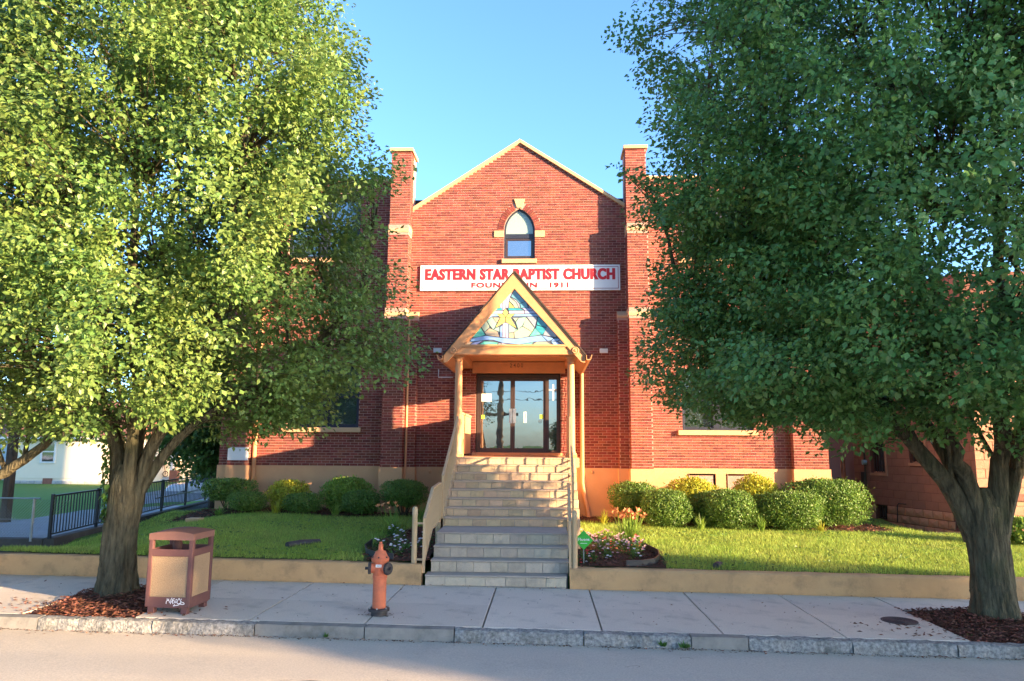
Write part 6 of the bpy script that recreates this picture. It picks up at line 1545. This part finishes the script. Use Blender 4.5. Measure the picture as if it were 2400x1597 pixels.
b = MB(); loft([sec(-1.75, .76, .70, .97, 1.30, 1.0), sec(-1.2, .80, .62, .97, 1.50, 1.02), sec(0, .80, .64, .97, 1.54, 1.02), sec(.45, .79, .60, .97, 1.47, 1.02), sec(1.15, .74, .70, .95, 1.0, .98)], b); cab = cpart(b, 'cabin_glass', M['carglass'], smooth=35)
b = MB(); loft([[(x, -w_, z), (x, w_, z), (x, w_, z + .035), (x, -w_, z + .035)] for x, w_, z in ((-1.45, .62, 1.42), (-1.1, .63, 1.50), (0, .65, 1.535), (.42, .61, 1.475))], b); cpart(b, 'roof_panel', M['carwhite'], smooth=35)
for sy in (-1, 1):
    for p_, q_, w1_, w2_ in (((.46, sy * .61, 1.48), (1.18, sy * .75, .98), .05, .05), ((-.35, sy * .66, 1.50), (-.35, sy * .81, 1.0), .05, .06), ((-1.45, sy * .64, 1.44), (-1.75, sy * .77, 1.0), .09, .12)):
        b = MB(); b.bar(p_, q_, w1_, w2_); cpart(b, 'window_pillar', M['carwhite'])
    for xw in (-1.3, 1.35):
        b = MB(); b.lathe((xw, sy * .80, .31), [(.31, -.1), (.31, .1)], 20, axis='Y'); w_ = cpart(b, 'wheel', M['rubber'], smooth=40)
        b = MB(); b.lathe((xw, sy * (.905), .31), [(.20, -.01), (.20, .01), (.06, .012)], 14, axis='Y'); cpart(b, 'rim', M['galv'], w_)
    b = MB(); b.box((1.86, sy * .70 - .13, .60), (2.06, sy * .70 + .13, .74)); cpart(b, 'headlight', M['silverprint'], bevel=.03)
    b = MB(); b.box((-2.10, sy * .70 - .1, .68), (-1.98, sy * .70 + .12, .92)); cpart(b, 'tail_light', M['lampred'], bevel=.02)
    b = MB(); b.box((.75, sy * .92 - .09, .98), (.92, sy * .92 + .09, 1.10)); cpart(b, 'mirror', M['carwhite'], bevel=.03)
    for x in (-.35, .62): 
        b = MB(); b.box((x - .006, sy * .903 - .004, .34), (x + .006, sy * .903 + .004, .80)); cpart(b, 'door_seam', M['rubber'])
b = MB(); b.box((2.02, -.52, .58), (2.12, .52, .70)); b.box((2.10, -.50, .36), (2.17, .50, .50)); cpart(b, 'grille', M['rubber'], bevel=.01)
b = MB(); b.box((2.13, -.22, .52), (2.17, .22, .58)); cpart(b, 'number_plate', M['white'])

# ================================================================== RIGHT SIDE: RED BLOCK BUILDING
Q0, Q1 = Vector((8.62, 20.9, 0)), Vector((9.72, 17.05, 0)); ru = (Q1 - Q0).normalized(); rn = Vector((ru.y, -ru.x, 0)); rn = rn if rn.x < 0 else -rn; RL = (Q1 - Q0).length
def on_wall(px, py):
    d = ray(px, py); t = (Q0 - EYE).dot(rn) / d.dot(rn); p = EYE + d * t; return (p - Q0).dot(ru), p.z
rbz, rbf = .22, .62
rb = thing('block_building', (9.2, 19, rbz), 'red painted concrete block building with barred windows at the right', 'building')
def rect(x0, x1, y0, y1): u0, za = on_wall(x0, y1); u1, zb_ = on_wall(x1, y0); return (u0, u1, za, zb_)
w1 = rect(2042, 2072, 1030, 1108); w2 = rect(2132, 2166, 1030, 1085); bw1 = rect(2055, 2079, 1185, 1216); bw2 = rect(2241, 2262, 1198, 1238)
hs = [w1, w2, bw1, bw2]
RU1 = RL
b = MB(); kk = []
us = sorted({0, RU1, *[h[0] for h in hs], *[h[1] for h in hs]}); zs2 = sorted({0., 6.2, *[h[2] for h in hs], *[h[3] for h in hs]})
wp = lambda u, z, d=0: Q0 + ru * u - rn * d + Vector((0, 0, z))
for ua, ub in zip(us[:-1], us[1:]):
    for za, zb_ in zip(zs2[:-1], zs2[1:]):
        if any(h[0] < (ua + ub) / 2 < h[1] and h[2] < (za + zb_) / 2 < h[3] for h in hs): continue
        b.poly([wp(ua, za), wp(ub, za), wp(ub, zb_), wp(ua, zb_)])
for h in hs:
    p = [(h[0], h[2]), (h[1], h[2]), (h[1], h[3]), (h[0], h[3])]
    for (a, c), (d, e) in zip(p, p[1:] + p[:1]): b.poly([wp(a, c), wp(a, c, .2), wp(d, e, .2), wp(d, e)])
b.prism([Q1 + Vector((0, 0, 0)), Q1 + Vector((7, 0, 0)), Q0 + Vector((9, 6, 0)), Q0 + Vector((1.2, 5, 0)), Q0 - rn * .4 + ru * .05, Q1 - rn * .4], (0, 0, 6.2))
b.build('wall', M['redjoint'], rb, tri=True)
masonry(rb, Q0, ru, rn, 0, RU1, rbf, 6.2, .203, .41, .007, hs, M['redblock'], 'block', .007, zsep=3.6)
masonry(rb, Q0, ru, rn, 0, RU1, rbz - .2, rbf, .2, .30, .012, hs, M['rustblock'], 'foundation_block', .02, .025)
masonry(rb, Q1 + Vector((0, 0, 0)), (1, 0, 0), (0, -1, 0), 0, 6.9, rbz - .2, 3.7, .203, .41, .008, [(0, 6.9, .95, 1.12)], M['rustblock'], 'block', .008)  # street front in the lighter block, its sunlit look put into the colour
MB().box((Q1.x, Q1.y - .08, .95), (Q1.x + 6.9, Q1.y + .02, 1.10)).build('ledge', M['redroof'], rb)
for h, fr in ((w1, 1), (w2, 1), (bw1, 0), (bw2, 0)):
    u0, u1, za, zb_ = h; s = MB()
    if fr:
        for (a, c, d, e) in ((u1, u1 + .06, za, zb_ + .05), (u0 - .02, u1 + .06, za - .07, za)): s.prism([wp(a, d, -.03), wp(c, d, -.03), wp(c, e, -.03), wp(a, e, -.03)], rn * -.06)
    s.prism([wp(u0, za, .09), wp(u1, za, .09), wp(u1, za + .04, .09), wp(u0, za + .04, .09)], rn * -.04); s.prism([wp(u0, zb_ - .04, .09), wp(u1, zb_ - .04, .09), wp(u1, zb_, .09), wp(u0, zb_, .09)], rn * -.04)
    wo = s.build('window', M['rustblock'] if fr else M['brown'], rb)
    p = MB(); p.prism([wp(u0, za, .14), wp(u1, za, .14), wp(u1, zb_, .14), wp(u0, zb_, .14)], rn * -.01); p.build('pane', M['greyglass'], wo)
    n = max(3, int((u1 - u0) / .09)); g = MB()
    for i in range(1, n): g.bar(wp(u0 + (u1 - u0) * i / n, za + .02, .04), wp(u0 + (u1 - u0) * i / n, zb_ - .02, .04), .016)
    g.build('bars', M['brown'], wo)
u_, z_ = on_wall(2037, 1203); u2, z2_ = on_wall(2029, 1000)
MB().tube([wp(u_, z_, -.04), wp(u_, 4.5, -.04)], .022, 8).build('conduit', M['brown'], rb)
ua, za = on_wall(2028, 1120); b = MB(); b.prism([wp(ua - .06, za - .18, -.09), wp(ua + .06, za - .18, -.09), wp(ua + .06, za + .16, -.09), wp(ua - .06, za + .16, -.09)], rn * -.09); b.build('meter_box', M['brown'], rb, bevel=.008)
ua, za = on_wall(2033, 1084); b = MB(); b.lathe(tuple(wp(ua, za, -.1)), [(.07, -.05), (.07, .05)], 10, axis='X'); b.build('meter', M['galv'], rb)
ua, za = on_wall(2107, 1224); ub, zb2 = on_wall(2106, 1180); uc, zc2 = on_wall(2124, 1177)
MB().tube([wp(ua, za, -.04), wp(ub, zb2 - .05, -.04), wp(ub + .05, zb2, -.04), wp(uc, zb2 + .0, -.04), wp(uc, zb2, .02)], .014, 6).build('gas_pipe', M['brown'], rb)
# thin posts in the gap
gp = X(1975, 1080, 23); tag(MB().box((gp - .06, 23, .1), (gp - .01, 23.05, 1.75)).box((gp + .02, 23, .1), (gp + .07, 23.05, 1.75)).build('gate_post', M['rustblock']), 'pair of thin rust brown posts in the gap right of the church', 'post')
gp = X(1997, 1060, 26); tag(MB().lathe((gp, 26, .1), [(.07, 0), (.065, 3.0)], 10).build('metal_pole', M['galv'], smooth=40), 'pale grey metal pole in the gap beside the red building', 'pole')
